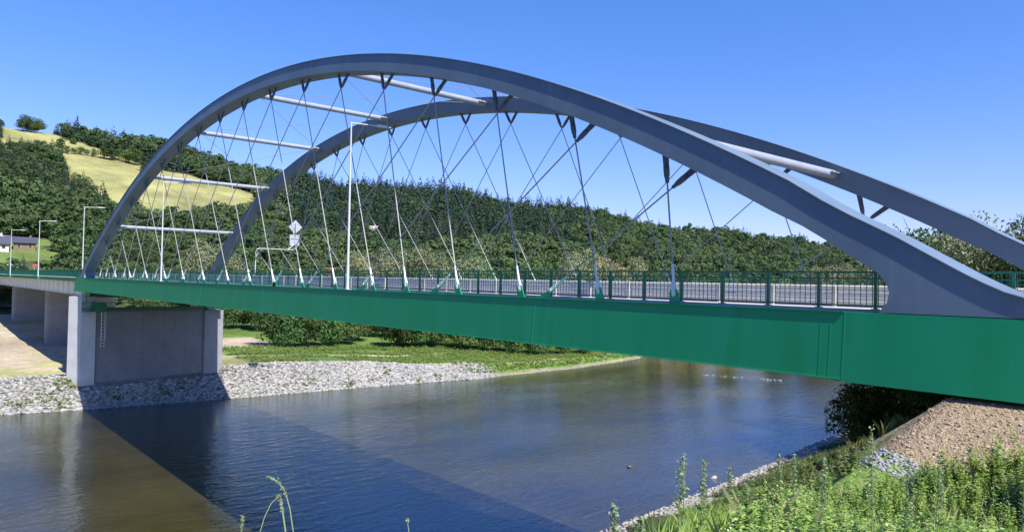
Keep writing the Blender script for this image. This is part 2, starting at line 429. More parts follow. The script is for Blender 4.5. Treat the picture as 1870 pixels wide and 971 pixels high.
patch = (fy >= 16) & (fy < 40) & (dl > 30) & (dl < 52) & (n1 > .45)
cl = np.where(patch[:, None], sand, cl)
rip = (dl < 6.2) & (fy < 62)
cl = np.where(rip[:, None], np.array([0.17, 0.165, 0.15]), cl)
shore = (dl < .9) & (fy >= 62)
cl = np.where(shore[:, None], np.array([0.30, 0.27, 0.17]), cl)
col = np.where(leftb[:, None], cl, col)
# right bank
rb = (er > 0) & (far < 260) & (fx > 20)
cr = np.where((n1 * .5 + n2 * .5 > .55)[:, None], np.array([0.30, 0.24, 0.16]), grass)
cr = np.where((er < 2.2)[:, None], np.array([0.40, 0.37, 0.32]), cr)
grav = (fx > 100.2) & (fy > -3.3 - (fx - 100.7) * .75) & (fy < 22)
cr = np.where(grav[:, None], np.array([0.31, 0.235, 0.145]), cr)
cr = np.where(((fx > 90) & (fy < -7.6))[:, None], np.array([0.10, 0.11, 0.045]), cr)
col = np.where(rb[:, None], cr, col)
bedm = (dl < 0) & (er < 0)
cb = np.where((vnoise(fx, fy, 5, 12) > .5)[:, None], np.array([0.27, 0.21, 0.085]), np.array([0.36, 0.28, 0.13]))
col = np.where(bedm[:, None], cb, col)
ca = g.data.color_attributes.new("cover", 'FLOAT_COLOR', 'POINT')
ca.data.foreach_set("color", np.concatenate([col, np.ones((len(col), 1))], 1).astype(np.float32).ravel())
gm = bpy.data.materials.new("ground_cover"); gm.use_nodes = True
N = gm.node_tree.nodes; L = gm.node_tree.links; b = N["Principled BSDF"]; b.inputs["Roughness"].default_value = .95; b.inputs["Specular IOR Level"].default_value = .15
at = N.new("ShaderNodeAttribute"); at.attribute_name = "cover"
tc = N.new("ShaderNodeTexCoord"); prev = at.outputs["Color"]
for sc, lo, hi, amt in ((0.035, .55, 1.35, 1), (0.9, .72, 1.25, 1), (7.0, .72, 1.3, 1)):
    nz = N.new("ShaderNodeTexNoise"); nz.inputs["Scale"].default_value = sc; nz.inputs["Detail"].default_value = 7; nz.inputs["Roughness"].default_value = .62
    L.new(tc.outputs["Object"], nz.inputs[0])
    mr = N.new("ShaderNodeMapRange"); mr.inputs[1].default_value = .3; mr.inputs[2].default_value = .7; mr.inputs[3].default_value = lo; mr.inputs[4].default_value = hi
    L.new(nz.outputs[0], mr.inputs[0])
    hs = N.new("ShaderNodeHueSaturation"); L.new(prev, hs.inputs["Color"]); L.new(mr.outputs[0], hs.inputs["Value"]); prev = hs.outputs[0]
# long faint mowing / slope streaks, colour shifting to greener grass
mp = N.new("ShaderNodeMapping"); mp.inputs["Scale"].default_value = (.12, .018, .3); L.new(tc.outputs["Object"], mp.inputs[0])
nz = N.new("ShaderNodeTexNoise"); nz.inputs["Scale"].default_value = 1; nz.inputs["Detail"].default_value = 5; L.new(mp.outputs[0], nz.inputs[0])
mr = N.new("ShaderNodeMapRange"); mr.inputs[1].default_value = .42; mr.inputs[2].default_value = .66; mr.inputs[3].default_value = .5; mr.inputs[4].default_value = .53; L.new(nz.outputs[0], mr.inputs[0])
hs = N.new("ShaderNodeHueSaturation"); L.new(prev, hs.inputs["Color"]); L.new(mr.outputs[0], hs.inputs["Hue"]); prev = hs.outputs[0]
L.new(prev, b.inputs["Base Color"])
nz = N.new("ShaderNodeTexNoise"); nz.inputs["Scale"].default_value = 5; nz.inputs["Detail"].default_value = 8; L.new(tc.outputs["Object"], nz.inputs[0])
bp = N.new("ShaderNodeBump"); bp.inputs["Strength"].default_value = .7; bp.inputs["Distance"].default_value = .12
L.new(nz.outputs[0], bp.inputs["Height"]); L.new(bp.outputs[0], b.inputs["Normal"])
g.data.materials.append(gm)

# ------------------------------------------------------------------ water
wy = np.array(sorted(set(list(np.arange(-390, 320, 6.0)))))
rows = []
for y in wy:
    a = np.interp(y, WL_Y, WL_X) - 1.5; bq = np.interp(y, WR_Y, WR_X) + 1.5
    rows.append([(a + (bq - a) * t, y, ZW) for t in np.linspace(0, 1, 9)])
mb = MB(); mb.sheet(rows)
wm = bpy.data.materials.new("river_water"); wm.use_nodes = True
N = wm.node_tree.nodes; L = wm.node_tree.links; N.remove(N["Principled BSDF"]); out = N["Material Output"]
tc = N.new("ShaderNodeTexCoord")
def wnoise(sc, stretch, det, rot=0.0, rough=.55):
    mp = N.new("ShaderNodeMapping"); mp.inputs["Scale"].default_value = stretch; mp.inputs["Rotation"].default_value = (0, 0, rot)
    L.new(tc.outputs["Object"], mp.inputs[0])
    nz = N.new("ShaderNodeTexNoise"); nz.inputs["Scale"].default_value = sc; nz.inputs["Detail"].default_value = det; nz.inputs["Roughness"].default_value = rough
    L.new(mp.outputs[0], nz.inputs[0]); return nz.outputs[0]
n_a = wnoise(1.15, (1.0, .42, 1), 4, .85, .6)
n_b = wnoise(4.0, (1, .4, 1), 3, .7, .6)
n_patch = wnoise(.07, (1, .5, 1), 4, .1)
mr = N.new("ShaderNodeMapRange"); mr.inputs[1].default_value = .35; mr.inputs[2].default_value = .68; mr.inputs[3].default_value = .12; mr.inputs[4].default_value = 1.0
L.new(n_patch, mr.inputs[0])
b1 = N.new("ShaderNodeBump"); b1.inputs["Distance"].default_value = .15; L.new(mr.outputs[0], b1.inputs["Strength"]); L.new(n_a, b1.inputs["Height"])
b2 = N.new("ShaderNodeBump"); b2.inputs["Distance"].default_value = .035; b2.inputs["Strength"].default_value = .8; L.new(n_b, b2.inputs["Height"]); L.new(b1.outputs[0], b2.inputs["Normal"])
fr = N.new("ShaderNodeFresnel"); fr.inputs[0].default_value = 1.75; L.new(b2.outputs[0], fr.inputs[1])
gl = N.new("ShaderNodeBsdfGlossy"); gl.inputs["Roughness"].default_value = .04; L.new(b2.outputs[0], gl.inputs["Normal"]); gl.inputs[0].default_value = (.80, .92, 1.0, 1)
tr = N.new("ShaderNodeBsdfTransparent"); tr.inputs[0].default_value = (0.72, 0.66, 0.44, 1)
df = N.new("ShaderNodeBsdfDiffuse"); df.inputs[0].default_value = (0.080, 0.069, 0.024, 1)
m1 = N.new("ShaderNodeMixShader"); mrd = N.new("ShaderNodeMapRange"); mrd.inputs[1].default_value = .35; mrd.inputs[2].default_value = .65; mrd.inputs[3].default_value = .25; mrd.inputs[4].default_value = .62; L.new(wnoise(.11, (1, .45, 1), 5, .5), mrd.inputs[0]); L.new(mrd.outputs[0], m1.inputs[0]); L.new(tr.outputs[0], m1.inputs[1]); L.new(df.outputs[0], m1.inputs[2])
m2 = N.new("ShaderNodeMixShader"); L.new(fr.outputs[0], m2.inputs[0]); L.new(m1.outputs[0], m2.inputs[1]); L.new(gl.outputs[0], m2.inputs[2])
L.new(m2.outputs[0], out.inputs[0])
w = mb.build('water', wm, fix=False)
tag(w, kind='structure')

# ------------------------------------------------------------------ the arch bridge
LEN, H, C4, D, TL, W, AW = 102.512, 15.228, 1.545, 0.963, 0.0946, 15.86, 1.2
ZC = -0.03
def ztop(x):
    u = (x - LEN / 2) / (LEN / 2); return H * (1 - u * u) + C4 * u * u * (1 - u * u)
def dz(x): return (ztop(x + .01) - ztop(x - .01)) / .02
def under(x):
    d = dz(x); n = math.sqrt(1 + d * d); return x + d / n * D, ztop(x) - D / n
bridge = empty('arch_bridge', (51.25, 8.5, -1.72))
tag(bridge, 'long steel arch bridge with two grey blue arches over dark green girders', 'bridge')
def P(o):
    o.parent = bridge; o.matrix_parent_inverse = Matrix.Translation((-51.25, -8.5, 1.72)); return o

# outline stations: (top x,z)  (bottom x,z)
ktop = [(97.6, 2.93), (98.35, 2.50), (99.0, 2.16), (99.54, 1.87), (100.33, 1.40), (101.05, .98), (101.44, .77), (101.84, .58), (102.19, .47), (102.8, .30), (103.6, .14), (104.4, .03)]
kbot = [(97.05, 2.27), (97.73, 1.86), (98.27, 1.50), (98.79, 1.19), (99.13, .97), (99.32, .74), (99.40, .50), (99.36, .25), (99.18, 0.02), (99.2, .0), (99.3, .0), (99.5, 0)]
kst = list(zip(ktop, kbot))
mid = [((x, ztop(x)), under(x)) for x in np.linspace(5.6, 96.6, 110)]
left = [((LEN - a[0], a[1]), (LEN - b_[0], b_[1])) for a, b_ in reversed(kst)]
stations = left + mid + kst
def arch_mesh(side):
    # side +1: near arch, leaning towards +y as it rises; -1: far arch, mirrored
    mb = MB()
    def yy(z, off): return (TL * z + off) if side > 0 else (W + 1.2 - TL * z - off)
    lip, lt = 0.046, 0.03
    rows_ = []
    for (tx, tz_), (bx, bz) in stations:
        tzb = tz_ - lt
        rows_.append([(tx, yy(tz_, -lip), tz_), (tx, yy(tz_, AW + lip), tz_), (tx, yy(tzb, AW + lip), tzb), (tx, yy(tzb, AW), tzb),
                      (bx, yy(bz, AW), bz), (bx, yy(bz, 0), bz), (tx, yy(tzb, 0), tzb), (tx, yy(tzb, -lip), tzb), (tx, yy(tz_, -lip), tz_)])
    mb.sheet(rows_)
    # weld seams, a few millimetres proud
    for x in (12, 24.6, 37.8, 51.25, 64.7, 77.9, 90.5):
        (bx, bz) = under(x); s_ = .018
        (bx2, bz2) = under(x + s_)
        for off, e_ in ((-.004, 1), (AW + .004, -1)):
            y0 = lambda z: yy(z, off)
            mb.add([(x, yy(ztop(x) - .04, off), ztop(x) - .04), (bx, yy(bz, off), bz), (bx2, yy(bz2, off), bz2), (x + s_, yy(ztop(x + s_) - .04, off), ztop(x + s_) - .04)], [(0, 1, 2, 3)])
    o = mb.build('arch', M['arch'])
    autosmooth(o, 30)
    return P(o)
a1 = arch_mesh(1); a1['label'] = 'near arch rib with a drip lip along its top edge'
a2 = arch_mesh(-1); a2['label'] = 'far arch rib leaning inwards'

# main girders
def girder(side):
    y0, y1 = (0.0, 1.2) if side > 0 else (W, W + 1.2)
    sgn = -1 if side > 0 else 1
    fo = y0 if side > 0 else y1         # outer web face
    mb = MB()
    prof = [(-1.9, .0), (104.4, .0), (104.4, -1.80), (98.9, -1.78), (98.3, -1.77), (97.6, -1.70), (5, -1.70), (4.2, -1.74), (-1.9, -1.74)]
    mb.prism([(x, z - .02) for x, z in prof], y0, y1)
    # the outer web lies in the plane of the leaning rib above it
    mb.V = [(v[0], v[1] + (TL * v[2] * (1 if side > 0 else -1) if abs(v[1] - fo) < 1e-6 else 0), v[2]) for v in mb.V]
    # top flange lip
    mb.box(3.9, 98.32, min(fo, fo + sgn * .038), max(fo, fo + sgn * .038), -.038, -.004)
    ob = P(mb.build('girder', M['green']))
    # bottom flange and thicker end plates / seams
    m2 = MB()
    m2.box(3.9, 98.3, min(fo, fo + sgn * .03), max(fo, fo + sgn * .03), -1.748, -1.722)
    for x, t in ((98.34, .028), (97.98, .014), (97.72, .012)):
        m2.box(x - t / 2, x + t / 2, min(fo, fo + sgn * .005), max(fo, fo + sgn * .005), -1.78 if x > 98.2 else -1.72, -.3 if x < 98.2 else -.02)
    for x in (86.6, 73.0, 60.5, 48, 36, 24, 12):
        m2.box(x - .012, x + .012, min(fo, fo + sgn * .008), max(fo, fo + sgn * .008), -1.72, -.04)
    m2.V = [(v[0], v[1] + TL * v[2] * (1 if side > 0 else -1), v[2]) for v in m2.V]
    e = m2.build('seam_plate', M['green']); e.parent = ob
    return ob
g1 = girder(1); girder(-1)

# bracing tubes between the arches
xb = [12.03, 24.45, 37.69, 51.2, 64.97, 78.1, 90.85]
def axis_z(x):
    # height of the rib axis over x
    z = ztop(x); d = dz(x); return z - D * .5 * math.sqrt(1 + d * d)
tubes = []
for x in xb:
    z = axis_z(x); mb = MB()
    r = 0.21 if 20 < x < 85 else .21
    n = 20
    mb.tube((x, TL * z + AW + .004, z), (x, W - TL * z - .004, z), r, n=n)
    o = P(mb.build('bracing_tube', M['tube'])); autosmooth(o, 40); tubes.append(o)
    for s_, yb in ((1, TL * z + AW), (-1, W - TL * z)):
        for q in (-1, 1):
            ml = MB()
            ml.prism([(yb + s_ * .05, z + .02), (yb + s_ * .75, z + .02), (yb + s_ * .75, z + .06), (yb + s_ * .05, z + .06)], x + q * .21, x + q * .34, 'x')
            e = ml.build('wire_lug', M['tube']); e.parent = o; e.matrix_parent_inverse = Matrix.Identity(4)
for i in range(len(xb) - 1):
    for q in (0, 1):
        xa, xc = (xb[i], xb[i + 1])
        za, zc = axis_z(xa), axis_z(xc)
        A = (xa + .2, TL * za + AW + .3, za + .05) if q == 0 else (xa + .2, W - TL * za - .3, za + .05)
        B = (xc - .2, W - TL * zc - .3, zc + .05) if q == 0 else (xc - .2, TL * zc + AW + .3, zc + .05)
        mb = MB(); mb.tube(A, B, .018, n=6)
        P(mb.build('bracing_cable', M['rod']))

# hangers
US = [91.77, 87.08, 82.08, 76.93, 71.84, 66.58, 61.21, 55.66, 50.25, 45.01, 39.66, 34.39, 29.28, 24.09, 18.92, 14.06, 9.6]
LS = [92.55, 89.27, 85.01, 80.8, 76.56, 73.34, 69.1, 64.79, 60.46, 56.36, 52.04, 46.6, 41.34, 35.99, 29.73, 23.39, 16.9]
LI = [86.78, 79.31, 72.41, 65.85, 60.81, 55.4, 49.9, 45.39, 41.05, 36.7, 32.41, 28.11, 24.4, 20.36, 16.12, 12.09, 8.93]
def bottom_z(x):
    # underside of the rib at plan position x
    lo = x
    for _ in range(8):
        ux, uz = under(lo); lo += x - ux
    return under(lo)[1]
def hanger(xt, xl, side):
    zt = bottom_z(xt)
    yy = (lambda z: TL * z + .6) if side > 0 else (lambda z: W + .6 - TL * z)
    T_ = Vector((xt, yy(zt), zt + .02)); B_ = Vector((xl, yy(.28), .28))
    d = (T_ - B_).normalized(); Lg = (T_ - B_).length
    cl_ = min(.95, Lg * .22)
    top_rod = T_ - d * cl_; bot_rod = B_ + d * .95
    mb = MB(); mb.tube(bot_rod, top_rod, .029, n=8)
    rod = P(mb.build('hanger', M['rod']))
    side_ = Vector((0, 1, 0)); q = d.cross(side_).normalized()
    # upper clevis: fork plates narrowing to the rod
    m1 = MB()
    def spindle(mbx, c0, prof, th):
        V = []
        for t, hw in prof:
            c = c0 + d * t
            for sx, sy in ((-1, -1), (1, -1), (1, 1), (-1, 1)): V.append(c + q * (hw * sx) + side_ * (th * sy))
        F = [(0, 1, 2, 3), tuple(len(V) - 4 + k for k in (3, 2, 1, 0))]
        for i in range(len(prof) - 1):
            for k in range(4): F.append((i * 4 + k, i * 4 + (k + 1) % 4, i * 4 + 4 + (k + 1) % 4, i * 4 + 4 + k))
        mbx.add(V, F)
    spindle(m1, T_ - d * cl_, [(0, .04), (.12, .055), (.34 * cl_, .09), (.52 * cl_, .10), (cl_ + .1, .12)], .028)
    spindle(m1, T_ - d * cl_, [(-.10, .045), (.02, .05), (.16, .085), (.42 * cl_, .095), (.60 * cl_, .08)], .05)
    c = T_ - d * (cl_ * .5); m1.tube(c - side_ * .085, c + side_ * .085, .035, n=8)
    e = m1.build('upper_clevis', M['darkend']); e.parent = rod; e.matrix_parent_inverse = Matrix.Identity(4)
    # lower socket: fork, pin and long turnbuckle sleeve
    m2 = MB()
    m2.tube(B_ + d * .34, B_ + d * 1.0, .052, .044, n=10)
    spindle(m2, B_, [(-.06, .045), (.02, .075), (.18, .07), (.36, .05)], .055)
    m2.tube(B_ - side_ * .085 + d * .05, B_ + side_ * .085 + d * .05, .04, n=8)
    e = m2.build('lower_socket', M['galv']); e.parent = rod; e.matrix_parent_inverse = Matrix.Identity(4)
    # green gusset plate: follows the pull of the rod
    m3 = MB()
    bx = xl - d.x / max(d.z, .2) * .30
    poly = []
    top = B_ + d * .08
    poly = [(top.x - q.x * .0 - .17 * abs(d.z) , top.z - .02), (top.x - .10, top.z + .09), (top.x + .10, top.z + .09), (top.x + .17 * abs(d.z), top.z - .02)]
    base_w = .22 if d.z > .8 else .34
    poly = poly + [(xl - .28 * d.x / max(d.z, .3) + base_w, -.03), (xl - .28 * d.x / max(d.z, .3) - base_w, -.03)]
    yc = yy(.15)
    m3.prism(poly, yc - .022, yc + .022)
    e = m3.build('anchor_plate', M['plate']); e.parent = rod; e.matrix_parent_inverse = Matrix.Identity(4)
for side in (1, -1):
    for k in range(17):
        hanger(US[k], LS[k], side)
        hanger(min(US[k] + 1.28, 93.4), LI[k], side)

# deck, cross beams, kerbs
for xd in (.1, 2.2):
    mb = MB(); mb.box(xd, xd + .03, 1.2, W, -2.5 + xd * .2, -.56); mb.box(xd - .2, xd + .2, 1.21, W - .01, -2.53 + xd * .2, -2.501 + xd * .2); P(mb.build('end_diaphragm', M['rail']))
mb = MB(); mb.box(-1.8, 104.4, 1.2, W, -.55, -.06); P(mb.build('deck_slab', M['conc']))
mb = MB()
for y0, y1 in ((1.2, 3.05), (W - 1.85, W)): mb.box(-1.8, 104.4, y0, y1, -.056, .03)
P(mb.build('sidewalk', M['walk']))
mb = MB(); mb.box(-1.8, 104.4, 3.25, W - 2.05, -.056, -.045); P(mb.build('roadway', M['asphalt']))
mb = MB()
for y in (3.6, W - 2.4): mb.box(-1.8, 104.4, y - .06, y + .06, -.044, -.040)
for x in np.arange(0, 104, 6): mb.box(x, x + 3, 8.47, 8.59, -.044, -.040)
P(mb.build('road_marking', M['paint']))
mb = MB()
for y in (3.06, W - 2.04): mb.box(-1.8, 104.4, y, y + .18, -.056, .075)
P(mb.build('kerb', M['conc']))
for x in np.arange(3.5, 102, 4.1):
    mb = MB(); mb.box(x - .012, x + .012, 1.2, W, -1.5, -.56); mb.box(x - .2, x + .2, 1.21, W - .01, -1.53, -1.501)
    P(mb.build('cross_beam', M['green']))

# ------------------------------------------------------------------ railings
def railing(name, label, x0, x1, y, z0, h, step, bar, postw, cat='railing'):
    r = empty(name, ((x0 + x1) / 2, y, z0)); tag(r, label, cat, 'green railings')
    cx = (x0 + x1) / 2
    mb = MB(); mb.box(x0 - cx, x1 - cx, -.028, .028, h - .05, h); r1 = mb.build('top_rail', M['rail'], r)
    mb = MB(); mb.box(x0 - cx, x1 - cx, -.014, .014, .08, .115); mb.box(x0 - cx, x1 - cx, -.014, .014, h - .21, h - .18); mb.build('cross_rail', M['rail'], r)
    mb = MB()
    xs = np.arange(x0 + .06, x1, bar)
    for x in xs: mb.box(x - cx - .0085, x - cx + .0085, -.0085, .0085, .10, h - .05)
    o = mb.build('infill_bars', M['rail'], r, fix=False)
    proto = None
    xs = np.arange(x0 + .3, x1, step)[:100]
    for x in xs:
        if proto is None:
            mb = MB(); mb.box(-postw / 2, postw / 2, -.035, .035, .0, h - .051); mb.box(-.09, .09, -.08, .08, 0, .02)
            proto = mb.build('post', M['rail'], r); proto.location = (x - cx, .002, 0)
        else:
            c = proto.copy(); C.objects.link(c); c.parent = r; c.location = (x - cx, .002, 0)
    return r
railing('bridge_railing', 'green bar railing along the near footway behind the near hangers', 4.14, 104.4, 1.42, .03, 1.03, 1.568, .1568, .075)
railing('bridge_railing', 'green bar railing along the far footway of the arch span', -1.8, 104.4, W - .22, .03, 1.03, 1.568, .1568, .075)

# ------------------------------------------------------------------ steel safety barriers
def barrier(label, y, flip, x0, x1):
    r = empty('safety_barrier', (x0, y, -.05)); tag(r, label, 'crash barrier', 'steel safety barriers beside the road')
    z0 = .08
    for zc in (.55, .28):
        mb = MB()
        prof = [(0, -.10), (.045, -.08), (.045, -.045), (0, -.015), (0, .015), (.045, .045), (.045, .08), (0, .10)]
        rows_ = [[(x, flip * (a + .06), zc + b_) for a, b_ in prof] for x in (0, x1 - x0)]
        mb.sheet(rows_); mb.sheet([[(x, flip * (a + .055), zc + b_) for a, b_ in prof] for x in (0, x1 - x0)])
        mb.build('beam', M['galv'], r, fix=False)
    mb = MB(); mb.tube((0, flip * .05, .70), (x1 - x0, flip * .05, .70), .025, n=8); mb.build('top_tube', M['galv'], r)
    proto = None
    for x in np.arange(.5, x1 - x0, 2.0)[:100]:
        if proto is None:
            mb = MB(); mb.box(-.04, .04, -.03, .05, .02, .69)
            proto = mb.build('post', M['galvpost'], r); proto.location = (x, -flip * .02, 0)
        else:
            c = proto.copy(); C.objects.link(c); c.parent = r; c.location = (x, -flip * .02, 0)
barrier('grey steel crash barrier between the near footway and the road', 2.95, 1, -1.8, 104.4)
barrier('grey steel crash barrier between the road and the far footway', W - 1.75, -1, -1.8, 104.4)

# ------------------------------------------------------------------ approach viaduct
via = empty('approach_viaduct', (-2.0, 8.5, -2.4)); tag(via, 'cream steel approach viaduct with green edge running on beyond the arches', 'viaduct')
def PV(o): o.parent = via; o.matrix_parent_inverse = Matrix.Translation((2.0, -8.5, 2.4)); return o
X0 = -250.0
mb = MB(); mb.box(X0, -1.95, .35, W + .9, -.32, -.05); PV(mb.build('deck_slab', M['conc']))
mb = MB()
for y0, y1 in ((.2, .349), (W + .901, W + 1.05)): mb.box(X0, -1.95, y0, y1, -.52, -.04)
PV(mb.build('edge_beam', M['rail']))
mb = MB()
for x in np.arange(X0, -2.2, .42): mb.box(x, x + .26, .19, .34, -.036, .05)
mb.box(X0, -1.95, .22, .33, .055, .075)
PV(mb.build('gutter_grating', M['white'], fix=False))
for y in (.62, 5.4, 10.2, W + .2):
    mb = MB(); mb.box(X0, -2.3, y, y + .04, -2.3, -.33); mb.box(X0, -2.3, y - .16, y + .2, -2.34, -2.301)
    gr_ = PV(mb.build('beam', M['cream']))
    ms = MB()
    for x in np.arange(X0 + 1, -2.4, 4.05):
        ms.box(x - .02, x + .02, y - .15, y - .002, -2.3, -.33)
        if (int((x - X0 - 1) / 4.05 + .5)) % 3 == 1: ms.box(x - 1.6, x + 1.6, y - .05, y - .002, -1.42, -1.37)
    e = ms.build('stiffener', M['cream'], fix=False); e.parent = gr_; e.matrix_parent_inverse = Matrix.Identity(4)
mb = MB(); mb.box(X0, -1.95, 3.25, W - 2.05, -.049, -.04); PV(mb.build('roadway', M['asphalt']))
r = railing('viaduct_railing', 'green bar railing on the near edge of the approach viaduct', -200, -2.1, .42, -.03, 1.04, 2.0, .12, .075)
r = railing('viaduct_railing', 'green bar railing on the far edge of the approach viaduct', -200, -2.1, W + .6, -.03, 1.04, 2.0, .16, .075)

# ------------------------------------------------------------------ piers
def round_plan(x0, x1, y0, y1, r=.45, n=5):
    P_ = []
    for cx, cy, a0 in ((x1 - r, y0 + r, -90), (x1 - r, y1 - r, 0), (x0 + r, y1 - r, 90), (x0 + r, y0 + r, 180)):
        for k in range(n + 1):
            a = R_(a0 + 90 * k / n); P_.append((cx + r * math.cos(a), cy + r * math.sin(a)))
    return P_
pier = empty('bridge_pier', (-.6, 8.6, -12.9)); tag(pier, 'wide concrete river pier under the end of the arches', 'bridge pier', 'concrete piers')
def PP(o): o.parent = pier; o.matrix_parent_inverse = Matrix.Translation((.6, -8.6, 12.9)); return o
for y0_, y1_, zt_ in ((-.95, 1.9, -2.42), (15.5, 18.15, -4.3)):
    mb = MB(); mb.prism([(1.0, y1_), (-1.9, y1_), (-1.9, .2), (-.5, y0_), (1.0, .22)] if y0_ < 0 else round_plan(-1.9, 1.0, y0_, y1_, .12, 3), -14.2, zt_, 'z'); b_ = PP(mb.build('end_column', M['paleconc'] if y0_ < 0 else M['conc'])); autosmooth(b_, 40)  # near column in paler concrete, its sunlit brightness put into the colour
mb = MB(); mb.box(-1.5, .7, 1.85, 15.55, -14.2, -3.9); b_ = PP(mb.build('wall', M['shadeconc']))
ms = MB()
for z in (-7.3, -10.0): ms.box(.7, .706, 2.1, 15.4, z - .025, z + .025)
for y in (4.9, 7.6, 10.3, 13.0): ms.box(.7, .7075, y - .025, y + .025, -13.2, -4.4)
e = ms.build('formwork_joint', M['seam']); e.parent = b_; e.matrix_parent_inverse = Matrix.Identity(4)
mb = MB(); mb.box(-1.6, .6, .25, 1.15, -2.42, -2.05); PP(mb.build('bearing_block', M['wallw']))
mb = MB(); mb.box(-1.2, .9, 15.9, 17.0, -4.3, -2.05); PP(mb.build('bearing_block', M['wallw']))
mb = MB(); mb.box(-.5, .5, .3, .9, -2.05, -1.76); PP(mb.build('bearing', M['galv']))
mb = MB(); mb.box(-.5, .5, 16.1, 16.8, -2.05, -1.76); PP(mb.build('bearing', M['galv']))
mb = MB()
for y in (2.55, 2.95): mb.box(.82, .86, y - .02, y + .02, -9.0, -4.2)
for z in np.arange(-8.9, -4.2, .42): mb.box(.82, .85, 2.56, 2.94, z, z + .035)
for y in (2.5, 3.0): mb.box(1.25, 1.28, y - .02, y + .02, -8.0, -4.2)
PP(mb.build('ladder', M['galv']))
for i, (px, y0, y1, zb, zt) in enumerate(((-44.5, 2.7, 13.8, -12.9, -2.75), (-89.5, 2.7, 13.8, -12.5, -2.75), (-134.5, 2.7, 13.8, -12.0, -2.75), (-179.5, 2.7, 13.8, -11.5, -2.75))):
    pr = empty('bridge_pier', (px, 8.2, zb)); tag(pr, ['first concrete wall pier of the viaduct behind the river pier', 'second concrete wall pier of the viaduct, behind two others', 'third concrete wall pier of the viaduct, far back', 'last far concrete wall pier of the viaduct'][i], 'bridge pier', 'concrete piers')
    mb = MB(); mb.prism([(x, y - 8.2) for x, y in round_plan(-.9, .9, y0, y1, .85, 7)], -.8, zt - zb, 'z')
    autosmooth(mb.build('wall', M['conc'], pr), 40)
    ms = MB()
    for z in (3.4, 6.6): ms.prism([(x * 1.004, (y - 8.2) * 1.001) for x, y in round_plan(-.9, .9, y0, y1, .85, 7)], z, z + .03, 'z')
    ms.build('formwork_joint', M['seam'], pr)
    mb = MB()
    for y in (-4.6, -1.6, 1.6, 4.6): mb.box(-.4, .4, y - .35, y + .35, zt - zb, zt - zb + .42)
    mb.build('bearing_block', M['conc'], pr)

# inspection platform hung across the front of the river pier
ip = empty('inspection_platform', (1.5, 8.5, -4.3)); tag(ip, 'dark green steel walkway hanging along the front of the river pier', 'walkway')
mb = MB(); mb.box(-.4, .5, -8.3, 9.2, -.04, .04); mb.build('floor', M['rail'], ip)
mb = MB()
for x in (-.4, .5):
    for z in (.35, 1.1): mb.box(x - .02, x + .02, -8.3, 9.2, z, z + .05)
    ys = np.arange(-8.3, 9.2, 1.1)
    for j, y in enumerate(ys):
        mb.box(x - .02, x + .02, y, y + .04, .04, 1.1)
        if j + 1 < len(ys):
            za, zb_ = (.35, 1.1) if j % 2 else (1.1, .35)
            mb.tube((x, y, za), (x, ys[j + 1], zb_), .016, n=5)
mb.build('lattice', M['rail'], ip)
mb = MB()
for y in (-7.9, -3, 2, 7, 9): mb.box(-.02, .04, y, y + .08, 1.1, 2.75)
mb.build('hanger_bar', M['rail'], ip)
mb = MB(); mb.box(-.35, .42, -7.1, -5.6, .05, 1.08); mb.build('side_panel', M['rail'], ip)
mb = MB(); mb.box(-.36, -.30, -8.36, -8.30, .15, 1.5); mb.box(-.4, .1, -8.36, -8.30, .1, .15); mb.build('bracket', M['galv'], ip)

# ------------------------------------------------------------------ lamps
def lamp(x, label, first=[None]):
    if first[0] is None:
        r = empty('street_lamp', (x, .16, -.02)); mb = MB()
        mb.tube((0, 0, 0), (0, 0, 1.3), .085, .08, 12); mb.tube((0, 0, 1.3), (0, 0, 9.1), .07, .038, 12)
        autosmooth(mb.build('pole', M['white'], r), 50)
        mb = MB(); mb.tube((0, -.06, 9.05), (0, 1.6, 9.14), .032, .03, 8); mb.build('arm', M['white'], r)
        mb = MB(); mb.prism([(1.5, 9.11), (1.55, 9.20), (2.0, 9.22), (2.4, 9.17), (2.42, 9.13), (1.6, 9.09)], -.13, .13, 'x'); mb.build('lamp_head', M['white'], r)
        mb = MB(); mb.box(-.16, .16, -.14, .16, 0, .03); mb.build('base_plate', M['white'], r)
        first[0] = r
    else:
        s_ = first[0]; r = s_.copy(); C.objects.link(r); r.location.x = x
        for ch in s_.children:
            c = ch.copy(); C.objects.link(c); c.parent = r
    tag(r, label, 'street lamp', 'street lamps along the bridge'); return r
lamp(71.46, 'tallest looking white street lamp, standing on the girder by the middle hangers')
lamp(36.29, 'white street lamp inside the left half of the arch span')
lamp(1.4 - .2, 'white street lamp just left of the foot of the near arch')
for x, l in ((-33.9, 'white street lamp on the viaduct edge, second left of the arch foot'), (-69.6, 'white street lamp on the viaduct edge in front of the dark roofed house'), (-105, 'white street lamp on the viaduct at the far left edge')):
    q = lamp(x, l); q.location.y = .08; q.location.z = -.02
    mb = MB(); mb.box(x - .55, x + .55, -.06, .198, -.5, -.03); PV(mb.build('lamp_bracket', M['plate']))

